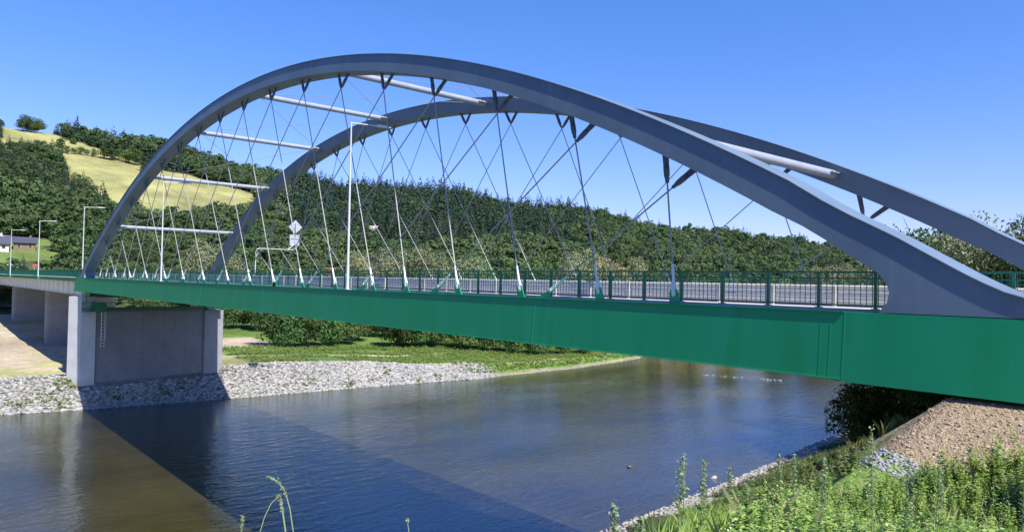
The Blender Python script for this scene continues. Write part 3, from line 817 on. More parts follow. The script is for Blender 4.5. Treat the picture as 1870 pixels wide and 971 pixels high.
# ------------------------------------------------------------------ signs
sg = empty('road_sign', (14.4, W + 1.5, -.5)); tag(sg, 'overhead sign arm with a diamond and a square panel seen from behind', 'sign')
mb = MB()
pts = [Vector((0, 0, 0)), Vector((0, 0, 4.2)), Vector((0, .12, 4.6)), Vector((0, .5, 4.75)), Vector((0, 4.9, 4.75)), Vector((0, 5.35, 4.9)), Vector((0, 5.6, 5.6))]
mb.path(pts, [.07, .065, .06, .055, .05, .05, .05, .05], 10); mb.tube((0, .02, 3.7), (0, .75, 4.7), .045, n=8); mb.tube((0, 4.3, 4.75), (0, 5.2, 5.5), .05, n=8)
mb.build('pole', M['white'], sg)
mb = MB(); s_ = .95
mb.prism([(5.35 - s_, 7.9 - .05), (5.35, 7.9 - .05 - s_), (5.35 + s_, 7.85), (5.35, 7.85 + s_)], -.12, -.09, 'x'); mb.build('diamond_panel', M['signback'], sg)
mb = MB(); mb.box(-.12, -.09, 4.6, 5.95, 5.35, 6.8); mb.build('square_panel', M['signback'], sg)
mb = MB(); mb.box(-.085, -.03, 5.27, 5.36, 5.0, 8.3); mb.box(-.085, -.05, 4.7, 5.9, 6.2, 6.26); mb.build('bracket', M['darkend'], sg)

def tzp(x, y, d=0.0): return (x, y, tz(x, y) + d)
def facing(x, y): return math.atan2(CAM[1] - y, CAM[0] - x)
e = empty('direction_sign', tzp(-175, 12), facing(-175, 12))
tag(e, 'long pale blue and yellow roadside board left of the bridge', 'sign')
mb = MB(); mb.box(-.03, .03, -2.2, 3.2, 0, 1.0); mb.V = [(v[0], v[1], v[2] + 2.0 - tz(-175, 12)) for v in mb.V]; mb.build('panel', M['signblue'], e)
mb = MB(); mb.box(.031, .05, -2.0, -.9, .1, .9); mb.V = [(v[0], v[1], v[2] + 2.0 - tz(-175, 12)) for v in mb.V]; mb.build('yellow_field', M['signyel'], e)
mb = MB(); hs_ = 2.9 - tz(-175, 12); mb.tube((-.1, -1.6, -1), (-.1, -1.6, hs_), .08); mb.tube((-.1, 2.6, -1), (-.1, 2.6, hs_), .08); mb.build('post', M['galv'], e)
z_ = tz(-172, 17.5)
e = empty('round_sign', (-172, 17.5, z_), facing(-172, 17.5)); tag(e, 'small pale red round sign among the bushes', 'sign')
zz_ = 2.7 - z_
mb = MB(); mb.tube((0, 0, zz_), (.04, 0, zz_), .62, n=20); mb.build('disc', M['red'], e)
mb = MB(); mb.tube((-.05, 0, 0), (-.05, 0, zz_), .05); mb.build('post', M['galv'], e)

# ------------------------------------------------------------------ houses
def house(name, label, x, y, rz, lx, ly, hw, hr, wall, roof, zoff=0, wins=3, extra=None):
    h = empty(name, tzp(x, y, zoff), rz); tag(h, label, 'house')
    mb = MB(); mb.box(-lx / 2, lx / 2, -ly / 2, ly / 2, -2, hw)
    mb.prism([(-lx / 2 + .0, hw), (lx / 2, hw), (0, hw + hr * .96)], -ly / 2 + .02, ly / 2 - .02)
    wl_ = mb.build('wall', wall, h)
    mb = MB(); t = .18
    for s_ in (-1, 1):
        mb.add([(0, -ly / 2 - .5, hw + hr), (s_ * (lx / 2 + .6), -ly / 2 - .5, hw - .25), (s_ * (lx / 2 + .6), ly / 2 + .5, hw - .25), (0, ly / 2 + .5, hw + hr),
                (0, -ly / 2 - .5, hw + hr + t), (s_ * (lx / 2 + .6), -ly / 2 - .5, hw - .25 + t), (s_ * (lx / 2 + .6), ly / 2 + .5, hw - .25 + t), (0, ly / 2 + .5, hw + hr + t)],
               [(0, 1, 2, 3), (4, 7, 6, 5), (0, 4, 5, 1), (1, 5, 6, 2), (2, 6, 7, 3), (3, 7, 4, 0)])
    rf = mb.build('roof', roof, h)
    mb = MB(); mb.box(-.3, .3, ly * .2, ly * .2 + .6, hw + hr * .5, hw + hr + .8); c = mb.build('chimney', wall, rf)
    for k in range(wins):
        y_ = -ly / 2 + ly * (k + .5) / wins
        mb = MB(); mb.box(lx / 2 - .05, lx / 2 + .03, y_ - .5, y_ + .5, hw - 1.7, hw - .5); w_ = mb.build('window', M['glass'], h)
        mb = MB()
        for a_, b2 in ((y_ - .58, y_ - .5), (y_ + .5, y_ + .58)): mb.box(lx / 2 - .02, lx / 2 + .05, a_, b2, hw - 1.75, hw - .45)
        mb.build('frame', M['wallw'], w_)
    return h
house('house', 'house with a large dark roof and white walls at the left edge', -201, 9.0, R_(-8), 6, 9, 2.2, 3.0, M['wallw'], M['roofd'], zoff=-.2)
house('house', 'low wooden house with a dark roof beside the larger house', -203, 18.3, R_(-8), 5, 6.6, 2.2, 1.9, M['wally'], M['roofd'], wins=2)
house('house', 'pale roofed house high among the trees on the wooded slope', -206, 161, R_(-35), 6, 5.5, 2.5, 2.2, M['wallw'], M['pink'], zoff=2.5, wins=2)
z_ = tz(-120, 96)
ks = empty('kiosk', (-118, 95, -3.0), facing(-118, 95)); tag(ks, 'small red roofed shelter beyond the far railing', 'kiosk')
mb = MB(); mb.box(-1, 1, -1.0, 1.0, -9, 3.1); mb.build('wall', M['red'], ks)
mb = MB(); mb.prism([(-1.9, 3.1), (1.9, 3.1), (1.6, 4.3), (-1.6, 4.3)], -1.5, 1.5, 'x'); mb.build('roof', M['red'], ks)
ks.location.z = -.3

# concrete box at the right edge
bx_ = empty('drain_box', (104.12, -5.5, -2.75), R_(20)); tag(bx_, 'concrete drain box with a white rim and ribbed dark sides in the weeds', 'drain box')
mb = MB(); mb.box(-.4, .4, -.4, .4, -.5, .80)
for k in np.arange(-.36, .38, .06): mb.box(k - .011, k + .011, -.415, -.40, -.5, .78); mb.box(-.415, -.40, k - .011, k + .011, -.5, .78)
mb.build('body', M['seam'], bx_)
mb = MB(); mb.box(-.43, .43, -.43, .43, .801, .85); mb.build('rim', M['paleconc'], bx_)

# ------------------------------------------------------------------ foliage builders
def rand_dirs(n, r):
    v = r.normal(size=(n, 3)); return v / np.linalg.norm(v, axis=1)[:, None]
def cards(c, nrm, size, r, aspect=1.0):
    """one irregular quad per centre, facing nrm"""
    n = len(c)
    t = np.cross(nrm, rand_dirs(n, r)); t /= np.linalg.norm(t, axis=1)[:, None] + 1e-9
    b = np.cross(nrm, t)
    s = (size * r.uniform(.6, 1.35, n))[:, None]
    P4 = np.stack([c - t * s, c - b * s * aspect * r.uniform(.5, .9, (n, 1)), c + t * s, c + b * s * aspect * r.uniform(.5, .9, (n, 1))], 1)
    return P4.reshape(-1, 3)
def broad_crown(n, rad, h0, h1, size, seed, clumps=14, jitter=.5, up=.15, flat=1.0):
    """leaf cards over many overlapping leaf clumps; heights h0..h1, radius rad"""
    r = np.random.default_rng(seed)
    hc, hh = (h0 + h1) / 2, (h1 - h0) / 2
    cc = []
    while len(cc) < clumps:
        p = r.uniform(-1, 1, 3)
        if .25 < np.linalg.norm(p) < .95: cc.append(p)
    cc = np.array(cc) * np.array([rad * .72, rad * .72, hh * .78]) + np.array([0, 0, hc])
    cr = r.uniform(.26, .50, clumps) * rad
    k = r.integers(0, clumps, n)
    d = rand_dirs(n, r); d[:, 2] = np.where(d[:, 2] < -.6, -d[:, 2], d[:, 2])
    c = cc[k] + d * cr[k][:, None] * np.array([1, 1, .8 * flat]) * r.uniform(.75, 1.12, (n, 1))
    c[:, 2] = np.maximum(c[:, 2], h0 * .6)
    nr = d * 1.0 + rand_dirs(n, r) * jitter + np.array([0, 0, up]); nr /= np.linalg.norm(nr, axis=1)[:, None]
    V = cards(c, nr, np.full(n, size), r)
    tint = np.repeat(np.clip(r.uniform(0, 1, n) ** 1.6 * .75 + (r.uniform(0, 1, clumps) * .35)[k], 0, 1), 4)
    return V, tint
def spruce_crown(n, rad, h0, h1, size, seed):
    r = np.random.default_rng(seed)
    levels = int((h1 - h0) / .9) + 4
    t = 1 - np.sqrt(r.uniform(0, 1, n)); t = np.round(t * levels) / levels + r.uniform(-.35, .35, n) / levels; t = np.clip(t, 0, 1)
    az = r.uniform(0, 2 * np.pi, n)
    prof = (1 - t) ** .85 * rad * (1 + .18 * np.sin(az * 3 + t * 17))
    q = r.uniform(.35, 1.05, n) ** .6
    c = np.stack([np.cos(az) * prof * q, np.sin(az) * prof * q, h0 + t * (h1 - h0) - q * prof * .28], 1)
    nr = np.stack([np.cos(az) * .75, np.sin(az) * .75, np.full(n, .65)], 1) + rand_dirs(n, r) * .35
    nr /= np.linalg.norm(nr, axis=1)[:, None]
    V = cards(c, nr, size * (.45 + .75 * (1 - t)), r, .8)
    return V, np.repeat(r.uniform(0, 1, n) ** 1.5, 4)
def trunk_mesh(h, r0_, limbs, seed, spread):
    r = random.Random(seed); mb = MB()
    pts = [Vector((0, 0, -.6)), Vector((r.uniform(-.1, .1) * spread, r.uniform(-.1, .1) * spread, h * .35)), Vector((r.uniform(-.15, .15) * spread, r.uniform(-.15, .15) * spread, h * .68)), Vector((0, 0, h * .95))]
    mb.path(pts, [r0_, r0_ * .75, r0_ * .45, r0_ * .08], 6)
    for k in range(limbs):
        t = r.uniform(.25, .75); a = r.uniform(0, 6.28); p = pts[1].lerp(pts[3], (t - .25) / .6) if t > .3 else pts[1]
        e_ = p + Vector((math.cos(a) * spread * r.uniform(.4, .75), math.sin(a) * spread * r.uniform(.4, .75), h * r.uniform(.08, .28)))
        m_ = p.lerp(e_, .5) + Vector((0, 0, -.04 * h)); mb.path([p, m_, e_], [r0_ * .4, r0_ * .25, r0_ * .06], 5)
    return mb
PROTO = {}
def proto(key, name, crown, trunk, mat_):
    """a hidden-free prototype: only its meshes are kept; objects are made per tree"""
    V, tint = crown
    n = len(V) // 4
    me = bpy.data.meshes.new(name + '_crown'); me.vertices.add(len(V)); me.vertices.foreach_set("co", V.astype(np.float32).ravel())
    me.loops.add(n * 4); me.loops.foreach_set("vertex_index", np.arange(n * 4, dtype=np.int32))
    me.polygons.add(n); me.polygons.foreach_set("loop_start", np.arange(0, n * 4, 4, dtype=np.int32))
    me.materials.append(mat_); a = me.attributes.new("tint", 'FLOAT', 'POINT'); a.data.foreach_set("value", tint.astype(np.float32)); me.update(calc_edges=True)
    mt = bpy.data.meshes.new(name + '_trunk'); mt.from_pydata([tuple(v) for v in trunk.V], [], trunk.F); mt.materials.append(M['bark']); mt.update()
    PROTO[key] = (name, me, mt)
def plant(key, x, y, h, label, cat, group, z=None, rz=None, wide=1.0, base_h=10.0):
    name, me, mt = PROTO[key]
    o = bpy.data.objects.new(name, None); C.objects.link(o); o.empty_display_size = .3
    o.location = (x, y, tz(x, y) - .05 if z is None else z)
    s_ = h / base_h; o.scale = (s_ * wide, s_ * wide, s_); o.rotation_euler = (0, 0, random.uniform(0, 6.28) if rz is None else rz)
    tag(o, label, cat, group)
    t = bpy.data.objects.new('trunk', mt); C.objects.link(t); t.parent = o
    c = bpy.data.objects.new('crown', me); C.objects.link(c); c.parent = o
    return o
# all prototypes are 10 m tall
for k in range(4):
    proto(f'far_broad{k}', 'broadleaf_tree', broad_crown(1500, 3.9, .3, 9.7, .27, 40 + k, clumps=22, jitter=.5), trunk_mesh(8, .22, 4, k, 3), M['leaf'])
for k in range(4):
    proto(f'near_broad{k}', 'broadleaf_tree', broad_crown(5500, 3.9, .4, 9.7, .19, 60 + k, clumps=26, jitter=.4), trunk_mesh(8.5, .24, 7, k + 9, 3.2), M['leaf'])
for k in range(3):
    proto(f'bush{k}', 'shrub', broad_crown(7000, 5.2, .0, 9.6, .22, 80 + k, clumps=30, jitter=.4), trunk_mesh(7, .18, 8, k + 19, 4), M['leaf'])
for k in range(3):
    proto(f'willow{k}', 'willow_tree', broad_crown(8000, 5.0, .2, 9.6, .15, 90 + k, clumps=34, jitter=.6), trunk_mesh(7.5, .2, 7, k + 29, 4), M['willow'])
for k in range(3):
    proto(f'bigwillow{k}', 'willow_tree', broad_crown(9500, 4.3, 1.2, 9.9, .115, 190 + k, clumps=40, jitter=.9), trunk_mesh(9, .2, 12, k + 39, 4), M['willow'] if k != 1 else M['leaf'])
for k in range(4):
    proto(f'spruce{k}', 'spruce_tree', spruce_crown(1100, [2.3, 2.8, 2.1, 2.6][k], .5, 9.9, .30, 120 + k), trunk_mesh(9.5, .14, 0, k + 49, .1), M['needle'])
proto('darkbush0', 'shrub', broad_crown(9000, 5.6, .0, 9.6, .17, 301, clumps=34), trunk_mesh(7, .2, 9, 77, 4), M['leaf'])

# ---- individual trees named one by one
ORD = ['first', 'second', 'third', 'fourth', 'fifth', 'sixth', 'seventh', 'eighth', 'ninth', 'tenth', 'eleventh', 'twelfth', 'thirteenth', 'fourteenth', 'fifteenth', 'sixteenth', 'seventeenth', 'eighteenth', 'nineteenth', 'twentieth', 'twenty first', 'twenty second', 'twenty third']
BANK = [((-60.8, 40.2), 7), ((-61.6, 44.0), 7), ((-54.9, 45.9), 8), ((-27.8, 37.8), 7.5), ((-25.7, 40.0), 7), ((-25.7, 43.6), 7.5), ((-26.4, 47.9), 7.5), ((-29.7, 53.6), 7), ((-33.5, 59.2), 7), ((-36.7, 65.8), 7), ((-22.6, 61.8), 7.5), ((-20.9, 65.4), 7), ((-18.6, 69.7), 6.5), ((-14.7, 73.3), 7), ((-11.4, 77.4), 6.5), ((-7.7, 81.0), 6.5), ((-4.2, 85.6), 6), ((-2.7, 91.5), 5), ((-1.7, 97.3), 4.5)]
for i, ((x, y), h) in enumerate(BANK):
    plant(f'bush{i % 3}', x, y, h * 1.2, ORD[i] + ' from the left of the dark green shrubs under the girder on the far bank', 'shrub', 'shrubs on the far river bank', wide=.95)
WIL = [(-83.7, 42.5, 19.0), (-80.8, 45.0, 18.3), (-56.1, 71.2, 18.2), (-56.9, 77.9, 18.2), (-54.9, 85.0, 19.4), (-49.0, 86.7, 19.1), (-45.1, 88.7, 17.6), (-43.0, 95.1, 17.6), (-46.2, 104.0, 20.3), (-37.8, 104.7, 16.7), (-35.6, 114.6, 17.4), (-32.6, 124.8, 20.4), (-30.5, 129.6, 20.6), (-25.5, 131.4, 19.8), (-22.7, 140.3, 21.1), (-16.7, 142.5, 22.5), (-14.2, 153.0, 23.0), (-8.3, 163.0, 23.6), (-4.1, 182.9, 23.9), (-2.1, 206.4, 20.9), (-0.5, 220.4, 17.4), (5.5, 223.0, 16.7)]
for i, (x, y, h) in enumerate(WIL):
    plant(f'near_broad{i % 4}' if i in (8, 9, 10, 15, 16, 17, 18) else f'willow{i % 3}', x, y, h * (1.0 if i in (8, 9, 10, 15, 16, 17, 18) else 1.13), ORD[i] + ' from the left of the rounded riverside trees seen over the railing', 'tree', 'riverside trees below the wood', wide=[.62, .7, .56][i % 3])
HEDGE = [(-426.6, 62.7, 9.1), (-424.8, 65.5, 5.0), (-427.1, 69.8, 4.2), (-429.0, 73.5, 5.8), (-429.3, 77.3, 4.2), (-428.1, 81.5, 5.4), (-425.7, 86.8, 8.3), (-424.0, 90.9, 9.1), (-428.9, 95.8, 7.6), (-423.7, 99.3, 9.2), (-418.9, 103.2, 10.8), (-397.8, 103.9, 8.0), (-400.7, 108.8, 5.6)]
for i, (x, y, h) in enumerate(HEDGE):
    plant(f'far_broad{i % 4}', x, y, h * 1.12, ORD[i] + ' from the left of the round trees in the hedgerow across the meadow', 'tree', 'hedgerow trees across the meadow', wide=1.3)
for (x, y, h), l in zip([(-484.3, 50.6, 10.6), (-487.5, 57.3, 8.6), (-484.5, 73.6, 5.1), (-481.0, 81.5, 6.9), (-462.9, 75.2, 4.0)],
                        ['left tree of the lone pair on the meadow skyline', 'right tree of the lone pair on the meadow skyline', 'round tree standing free just below the upper wood edge', 'taller tree standing free in front of the upper wood', 'small round bush alone on the upper meadow']):
    plant('bush1', x, y, h * 1.15, l, 'tree', 'free standing trees on the meadow', wide=1.15)
for i, (x, y, h) in enumerate([(-231.2, 77.0, 8.6), (-229.1, 82.2, 8.0), (-226.7, 88.4, 9.1), (-223.0, 93.2, 9.5), (-244.5, 60.7, 5.5), (-242.7, 64.3, 7.1)]):
    plant(f'near_broad{i % 4}', x, y, h, ORD[i] + ' of the dark green trees at the lower edge of the yellow meadow', 'tree', 'trees at the foot of the meadow', wide=1.0)
for i, (x, y, h, l) in enumerate([(75.9, 63.7, 21.4, 'leftmost grey green tree beyond the bridge, by the near arch foot'), (81.5, 55.1, 19.4, 'grey green willow beyond the bridge seen between the two arch feet'), (85.7, 50.2, 16.7, 'dense tree beyond the bridge in the gap between the arch feet'), (85.7, 58.5, 17.5, 'tall sparse tree rising above the right end of the far arch'), (90.0, 49.3, 14.2, 'dense green tree behind the right end of the far railing'), (90.5, 53.5, 15.4, 'tall feathery tree beyond the far arch near the right edge'), (92.9, 50.0, 13.9, 'tree beyond the far arch cut by the right edge')]):
    plant(f'bigwillow{i % 3}', x, y, h, l, 'tree', 'trees on the near bank beyond the bridge', wide=.62)
for x, y, h, l in ((96.6, 5.0, 3.0, 'dark shaded shrub under the right end of the green girder'), (98.2, 6.2, 2.6, 'shrub under the girder beside the gravel slope'), (96.2, 8.8, 3.2, 'larger shrub furthest back in the shade below the bridge deck'), (99.2, 3.2, 2.3, 'dark shrub beside the top of the gravel slope')):
    plant('darkbush0', x, y, h, l, 'shrub', 'shrubs in the shade under the bridge', wide=.7)

# ---- the wooded hills
FX, FY = np.meshgrid(np.arange(-500, 100, 5.6), np.arange(-60, 520, 5.6), indexing='ij')
FX = FX.ravel() + rng.uniform(-2.4, 2.4, FX.size); FY = FY.ravel() + rng.uniform(-2.4, 2.4, FY.size)
dxx = CAM[0] - FX; dyy = FY - CAM[1]; fr_ = np.hypot(dxx, dyy); fa = np.degrees(np.arctan2(dyy, dxx))
fs = (fr_ - np.interp(fa, AZ, FT)) / (np.interp(fa, AZ, RA) - np.interp(fa, AZ, FT))
keep = (fa > -3.5) & (fa < 84) & (fs < 1.04) & (((fs > -.02)) | ((fr_ > 195) & (fa > 14)))
wl_ = np.interp(FY, WL_Y, WL_X); wr_ = np.interp(FY, WR_Y, WR_X)
keep &= ~((FX > wl_ - 8) & (FX < wr_ + 8) & (FY < 240))
for n in POLY:
    if n != 'pines': keep &= ~inside(POLY[n], FX, FY)
keep &= ~((np.hypot(FX + 203, FY - 12) < 15)) & ~((FX > -207) & (FX < -195) & (np.abs(FY - 161) < 3))
keep &= ~((FY < 26) & (FY > 0) & (FX > -215) & (FX < -165))
for x, y, h in WIL: keep &= np.hypot(FX - x, FY - y) > 7
FX, FY, fr_, fa, fs = FX[keep], FY[keep], fr_[keep], fa[keep], fs[keep]
FZ = terrain(FX, FY)
nb = vnoise(FX, FY, 30, 31)
sp_zone = ((fa > 24) & (fa < 47) & (fs > .40 + .25 * (nb - .5))) | inside(POLY['pines'], FX, FY) & (nb > .35) | ((fa < 24) & (fa > 8) & (fs > .70) & (nb > .35)) | ((fa > 47) & (fs > .25) & (nb > .42)) | ((fa < 13) & (fs > .40) & (nb > .3))
is_sp = np.where(sp_zone, rng.uniform(0, 1, len(FX)) < np.where((fa > 24) & (fa < 44), .86, .62), rng.uniform(0, 1, len(FX)) < .06)
hh = np.where(is_sp, rng.uniform(10, 17, len(FX)) + 3 * (rng.uniform(0, 1, len(FX)) > .8), rng.uniform(7.5, 12.5, len(FX)) * (.85 + .35 * nb))
hh = np.where(is_sp & ~((fa > 24) & (fa < 46)), hh * .72, hh)
hh = np.where(fs < .12, hh * .8, hh)
hh = np.where((fa > 7.5) & (fa < 25) & (fs > .62), hh * 1.3, hh)
hh = np.where((fa > 12) & (fa < 19) & (fr_ < 345), hh * .6, hh)
hh = np.where((fa < 10) & (fs > .42) & (fs < .95), hh * .62, hh)
edge_low = np.exp(-((fa - 14) / 14) ** 2)
order = np.argsort(fr_)
cnt = {True: 0, False: 0}
restB, restS = [], []
LB = 'green broadleaf tree in the dense wood on the hillside'
LS_ = 'dark spruce in the conifer stand on the wooded hill'
for i in order:
    sp = bool(is_sp[i])
    if cnt[sp] < 290 and not (fr_[i] < 0):
        cnt[sp] += 1
        if sp: plant(f'spruce{i % 4}', FX[i], FY[i], hh[i], LS_, 'spruce', 'spruces on the hillside', z=FZ[i] - .2, wide=random.uniform(1.05, 1.4))
        else: plant(f'far_broad{i % 4}', FX[i], FY[i], hh[i], LB, 'tree', 'broadleaf trees on the hillside', z=FZ[i] - .2, wide=1.15)
    else: (restS if sp else restB).append(i)
def mass(idx, protos, name, m, wide):
    Vs, Ts = [], []
    for j, i in enumerate(idx):
        V, t = protos[j % len(protos)]
        a = rng.uniform(0, 6.28); s_ = hh[i] / 10.0; c_, q_ = math.cos(a), math.sin(a)
        X = (V[:, 0] * c_ - V[:, 1] * q_) * s_ * wide + FX[i]; Y = (V[:, 0] * q_ + V[:, 1] * c_) * s_ * wide + FY[i]
        Vs.append(np.stack([X, Y, V[:, 2] * s_ + FZ[i] - .2], 1)); Ts.append(np.clip(t * .55 + rng.uniform(0, 1) ** 2 * .75, 0, 1))
    o = np_obj(name, np.concatenate(Vs), 4, m, col=np.concatenate(Ts)); tag(o, kind='stuff'); return o
pb = [broad_crown(460, 3.8, .5, 9.7, .44, 400 + k, clumps=16, jitter=.5) for k in range(5)]
ps = [spruce_crown(380, [2.3, 2.8, 2.1, 2.6][k], .3, 9.9, .46, 420 + k) for k in range(4)]
mass(restB, pb, 'broadleaf_forest', M['leaf_forest'], 1.15)
M['needle_forest'] = mat("forest_needles", (0.015, 0.038, 0.022), 0.65, spec=0.2, trans=0.06, tint=(0.042, 0.072, 0.034), region=(0.028, 0.056, 0.026))
mass(restS, ps, 'spruce_forest', M['needle_forest'], 1.25)
print('forest', len(FX), len(restB), len(restS))

# ------------------------------------------------------------------ stones
ico_v = []; ico_f = []
import bmesh
bm = bmesh.new(); bmesh.ops.create_icosphere(bm, subdivisions=1, radius=1)
ico_v = np.array([v.co[:] for v in bm.verts]); ico_f = np.array([[v.index for v in f.verts] for f in bm.faces]); bm.free()
def stones(name, pts, sizes, m, squash=.6):
    n = len(pts); k = len(ico_v)
    base = ico_v[None] * (1 + rng.uniform(-.28, .28, (n, k, 1)))
    base = np.sign(base) * np.abs(base) ** .8
    base = base * (sizes[:, None, None]) * np.stack([rng.uniform(.7, 1.4, n), rng.uniform(.6, 1.1, n), rng.uniform(.4, .8, n) * squash * 1.4], 1)[:, None]
    a = rng.uniform(0, 6.28, n); b_ = rng.uniform(-.5, .5, n)
    c_, s_ = np.cos(a)[:, None], np.sin(a)[:, None]
    X = base[:, :, 0] * np.cos(b_)[:, None] + base[:, :, 2] * np.sin(b_)[:, None]; Z = -base[:, :, 0] * np.sin(b_)[:, None] + base[:, :, 2] * np.cos(b_)[:, None]
    X, Y = X * c_ - base[:, :, 1] * s_, X * s_ + base[:, :, 1] * c_
    V = np.stack([X, Y, Z], -1) + pts[:, None]
    T = (ico_f[None] + (np.arange(n) * k)[:, None, None]).reshape(-1, 3)
    col = np.repeat(rng.uniform(0, 1, n) ** 2, k)
    o = np_tris(name, V.reshape(-1, 3), T, m, col=col); tag(o, kind='stuff'); return o
n = 17000
sy_ = rng.uniform(-34, 66, n); t_ = rng.uniform(-.06, 1.0, n)
wid_ = np.interp(sy_, [-60, 0, 20, 60, 110], [5, 5, 6.2, 5.0, 4.0]) * 1.06
sx_ = np.interp(sy_, WL_Y, WL_X) - t_ * wid_
ok = ~((sx_ < 1.5) & (sx_ > -1.9) & (sy_ > -1) & (sy_ < 18.4)) & (rng.uniform(0, 1, n) < np.where(sy_ > 55, (66 - sy_) / 11, 1))
sx_, sy_ = sx_[ok], sy_[ok]
sz_ = rng.uniform(.12, .30, len(sx_)) * (1 + .5 * (rng.uniform(0, 1, len(sx_)) > .9))
stones('riprap_stones', np.stack([sx_, sy_, terrain(sx_, sy_) + sz_ * .15], 1), sz_, M['stone'])
n = 200
sy_ = rng.uniform(62, 112, n); sx_ = np.interp(sy_, WL_Y, WL_X) - rng.uniform(-.2, 1.3, n)
s2_ = rng.uniform(.08, .22, n)
n3 = 2000
yb_ = rng.uniform(2, 80, n3); xb_ = np.interp(yb_, WR_Y, WR_X) + rng.uniform(-.6, 1, n3) ** 2 * 2.6 - .35
P1 = np.stack([np.concatenate([sx_, xb_]), np.concatenate([sy_, yb_])], 1)
s3_ = np.concatenate([s2_, rng.uniform(.06, .2, n3)])
stones('shore_stones', np.stack([P1[:, 0], P1[:, 1], terrain(P1[:, 0], P1[:, 1]) + s3_ * .2], 1), s3_, M['stone'])
# grey riprap strip and brown gravel on the near slope
n = 3500
xg = rng.uniform(100.2, 103.4, n); yg = rng.uniform(-7, -2, n)
line = np.abs(yg + 3.75 + (xg - 100.7) * .75) < .42
xg, yg = xg[line], yg[line]; s_g = rng.uniform(.02, .06, len(xg))
stones('slope_stones', np.stack([xg, yg, terrain(xg, yg) + s_g * .2], 1), s_g, M['conc'])
n = 60000
xg = rng.uniform(100.4, 106.5, n); yg = rng.uniform(-7.4, 1.2, n); kk = yg > -3.3 - (xg - 100.7) * .75; xg, yg = xg[kk], yg[kk]; n = len(xg)
s_g = rng.uniform(.008, .021, n) * (1 + 1.6 * (rng.uniform(0, 1, n) > .975))
stones('gravel', np.stack([xg, yg, terrain(xg, yg) + s_g * .2], 1), s_g, M['gravel'])
for (x, y, s_), l in zip(((70.6, 36.5, .3), (71.2, 31.8, .22), (63.6, 33.5, .25)), ('pale stone standing clear of the water near the shore', 'small pale stone in the shallow water nearest the weeds', 'lone pale stone breaking the surface further out')):
    o = stones('river_stone', np.array([[x, y, ZW + .05]]), np.array([s_]), M['stone']); del o['kind']; tag(o, l, 'stone', 'stones in the river')

xf = np.concatenate([rng.normal(29.5, .8, 14), rng.normal(33, .5, 8), rng.normal(38.5, 1.3, 22)]); yf = np.interp(xf, [28, 33, 41], [98.6, 100.4, 103.6]) + rng.normal(0, .5, 44)
stones('foam_flecks', np.stack([xf, yf, np.full(44, ZW)], 1), rng.uniform(.03, .13, 44), M['wallw'])  # white stone shapes standing in for foam on the far riffle
# ------------------------------------------------------------------ ground plants
def leafset(n, r, hgt, lsize, spread, seedtop=0):
    """one weed: list of leaf quads (folded lozenges) round an upright stem"""
    t = r.uniform(.08, 1, n); a = r.uniform(0, 6.28, n)
    rad = lsize * (1.15 - .8 * t) * r.uniform(.7, 1.2, n)
    c = np.stack([np.zeros(n), np.zeros(n), t * hgt], 1)
    d = np.stack([np.cos(a), np.sin(a), r.uniform(-.25, .7, n)], 1); d /= np.linalg.norm(d, axis=1)[:, None]
    sd_ = np.cross(d, [0, 0, 1.0]); sd_ /= np.linalg.norm(sd_, axis=1)[:, None]
    tip = c + d * rad[:, None]; midp = c + d * rad[:, None] * .5
    w_ = (rad * r.uniform(.22, .38, n))[:, None]
    up = np.array([0, 0, 1.0]) * (rad * .12)[:, None]
    V = np.stack([c, midp + sd_ * w_ + up, tip, midp - sd_ * w_ + up], 1)
    V[..., 0] += spread * V[..., 2]
    return V.reshape(-1, 3), np.repeat(np.clip(r.uniform(0, 1, n) ** 1.5 * .8 + .3 * t ** 2, 0, 1), 4)
wr = np.random.default_rng(5)
wprot = [leafset(int(wr.integers(40, 90)), wr, wr.uniform(.35, .95), wr.uniform(.07, .17), wr.uniform(-.15, .15)) for _ in range(14)]
def blades(n, r, hgt, w_):
    a = r.uniform(0, 6.28, n); l = r.uniform(.5, 1, n) * hgt; b0 = r.uniform(-.07, .07, (n, 2))
    tilt_ = r.uniform(.1, .6, n)
    d = np.stack([np.cos(a) * tilt_, np.sin(a) * tilt_, np.ones(n)], 1); sd_ = np.stack([-np.sin(a), np.cos(a), np.zeros(n)], 1) * w_
    c = np.concatenate([b0, np.zeros((n, 1))], 1)
    V = np.stack([c - sd_, c + sd_, c + d * l[:, None] * .6 + sd_ * .7, c + d * l[:, None] + np.stack([np.cos(a), np.sin(a), -.3 * np.ones(n)], 1) * .12 * l[:, None]], 1)
    return V.reshape(-1, 3), np.repeat(r.uniform(.2, 1, n), 4)
gprot = [blades(16, wr, wr.uniform(.25, .6), .0028) for _ in range(8)]
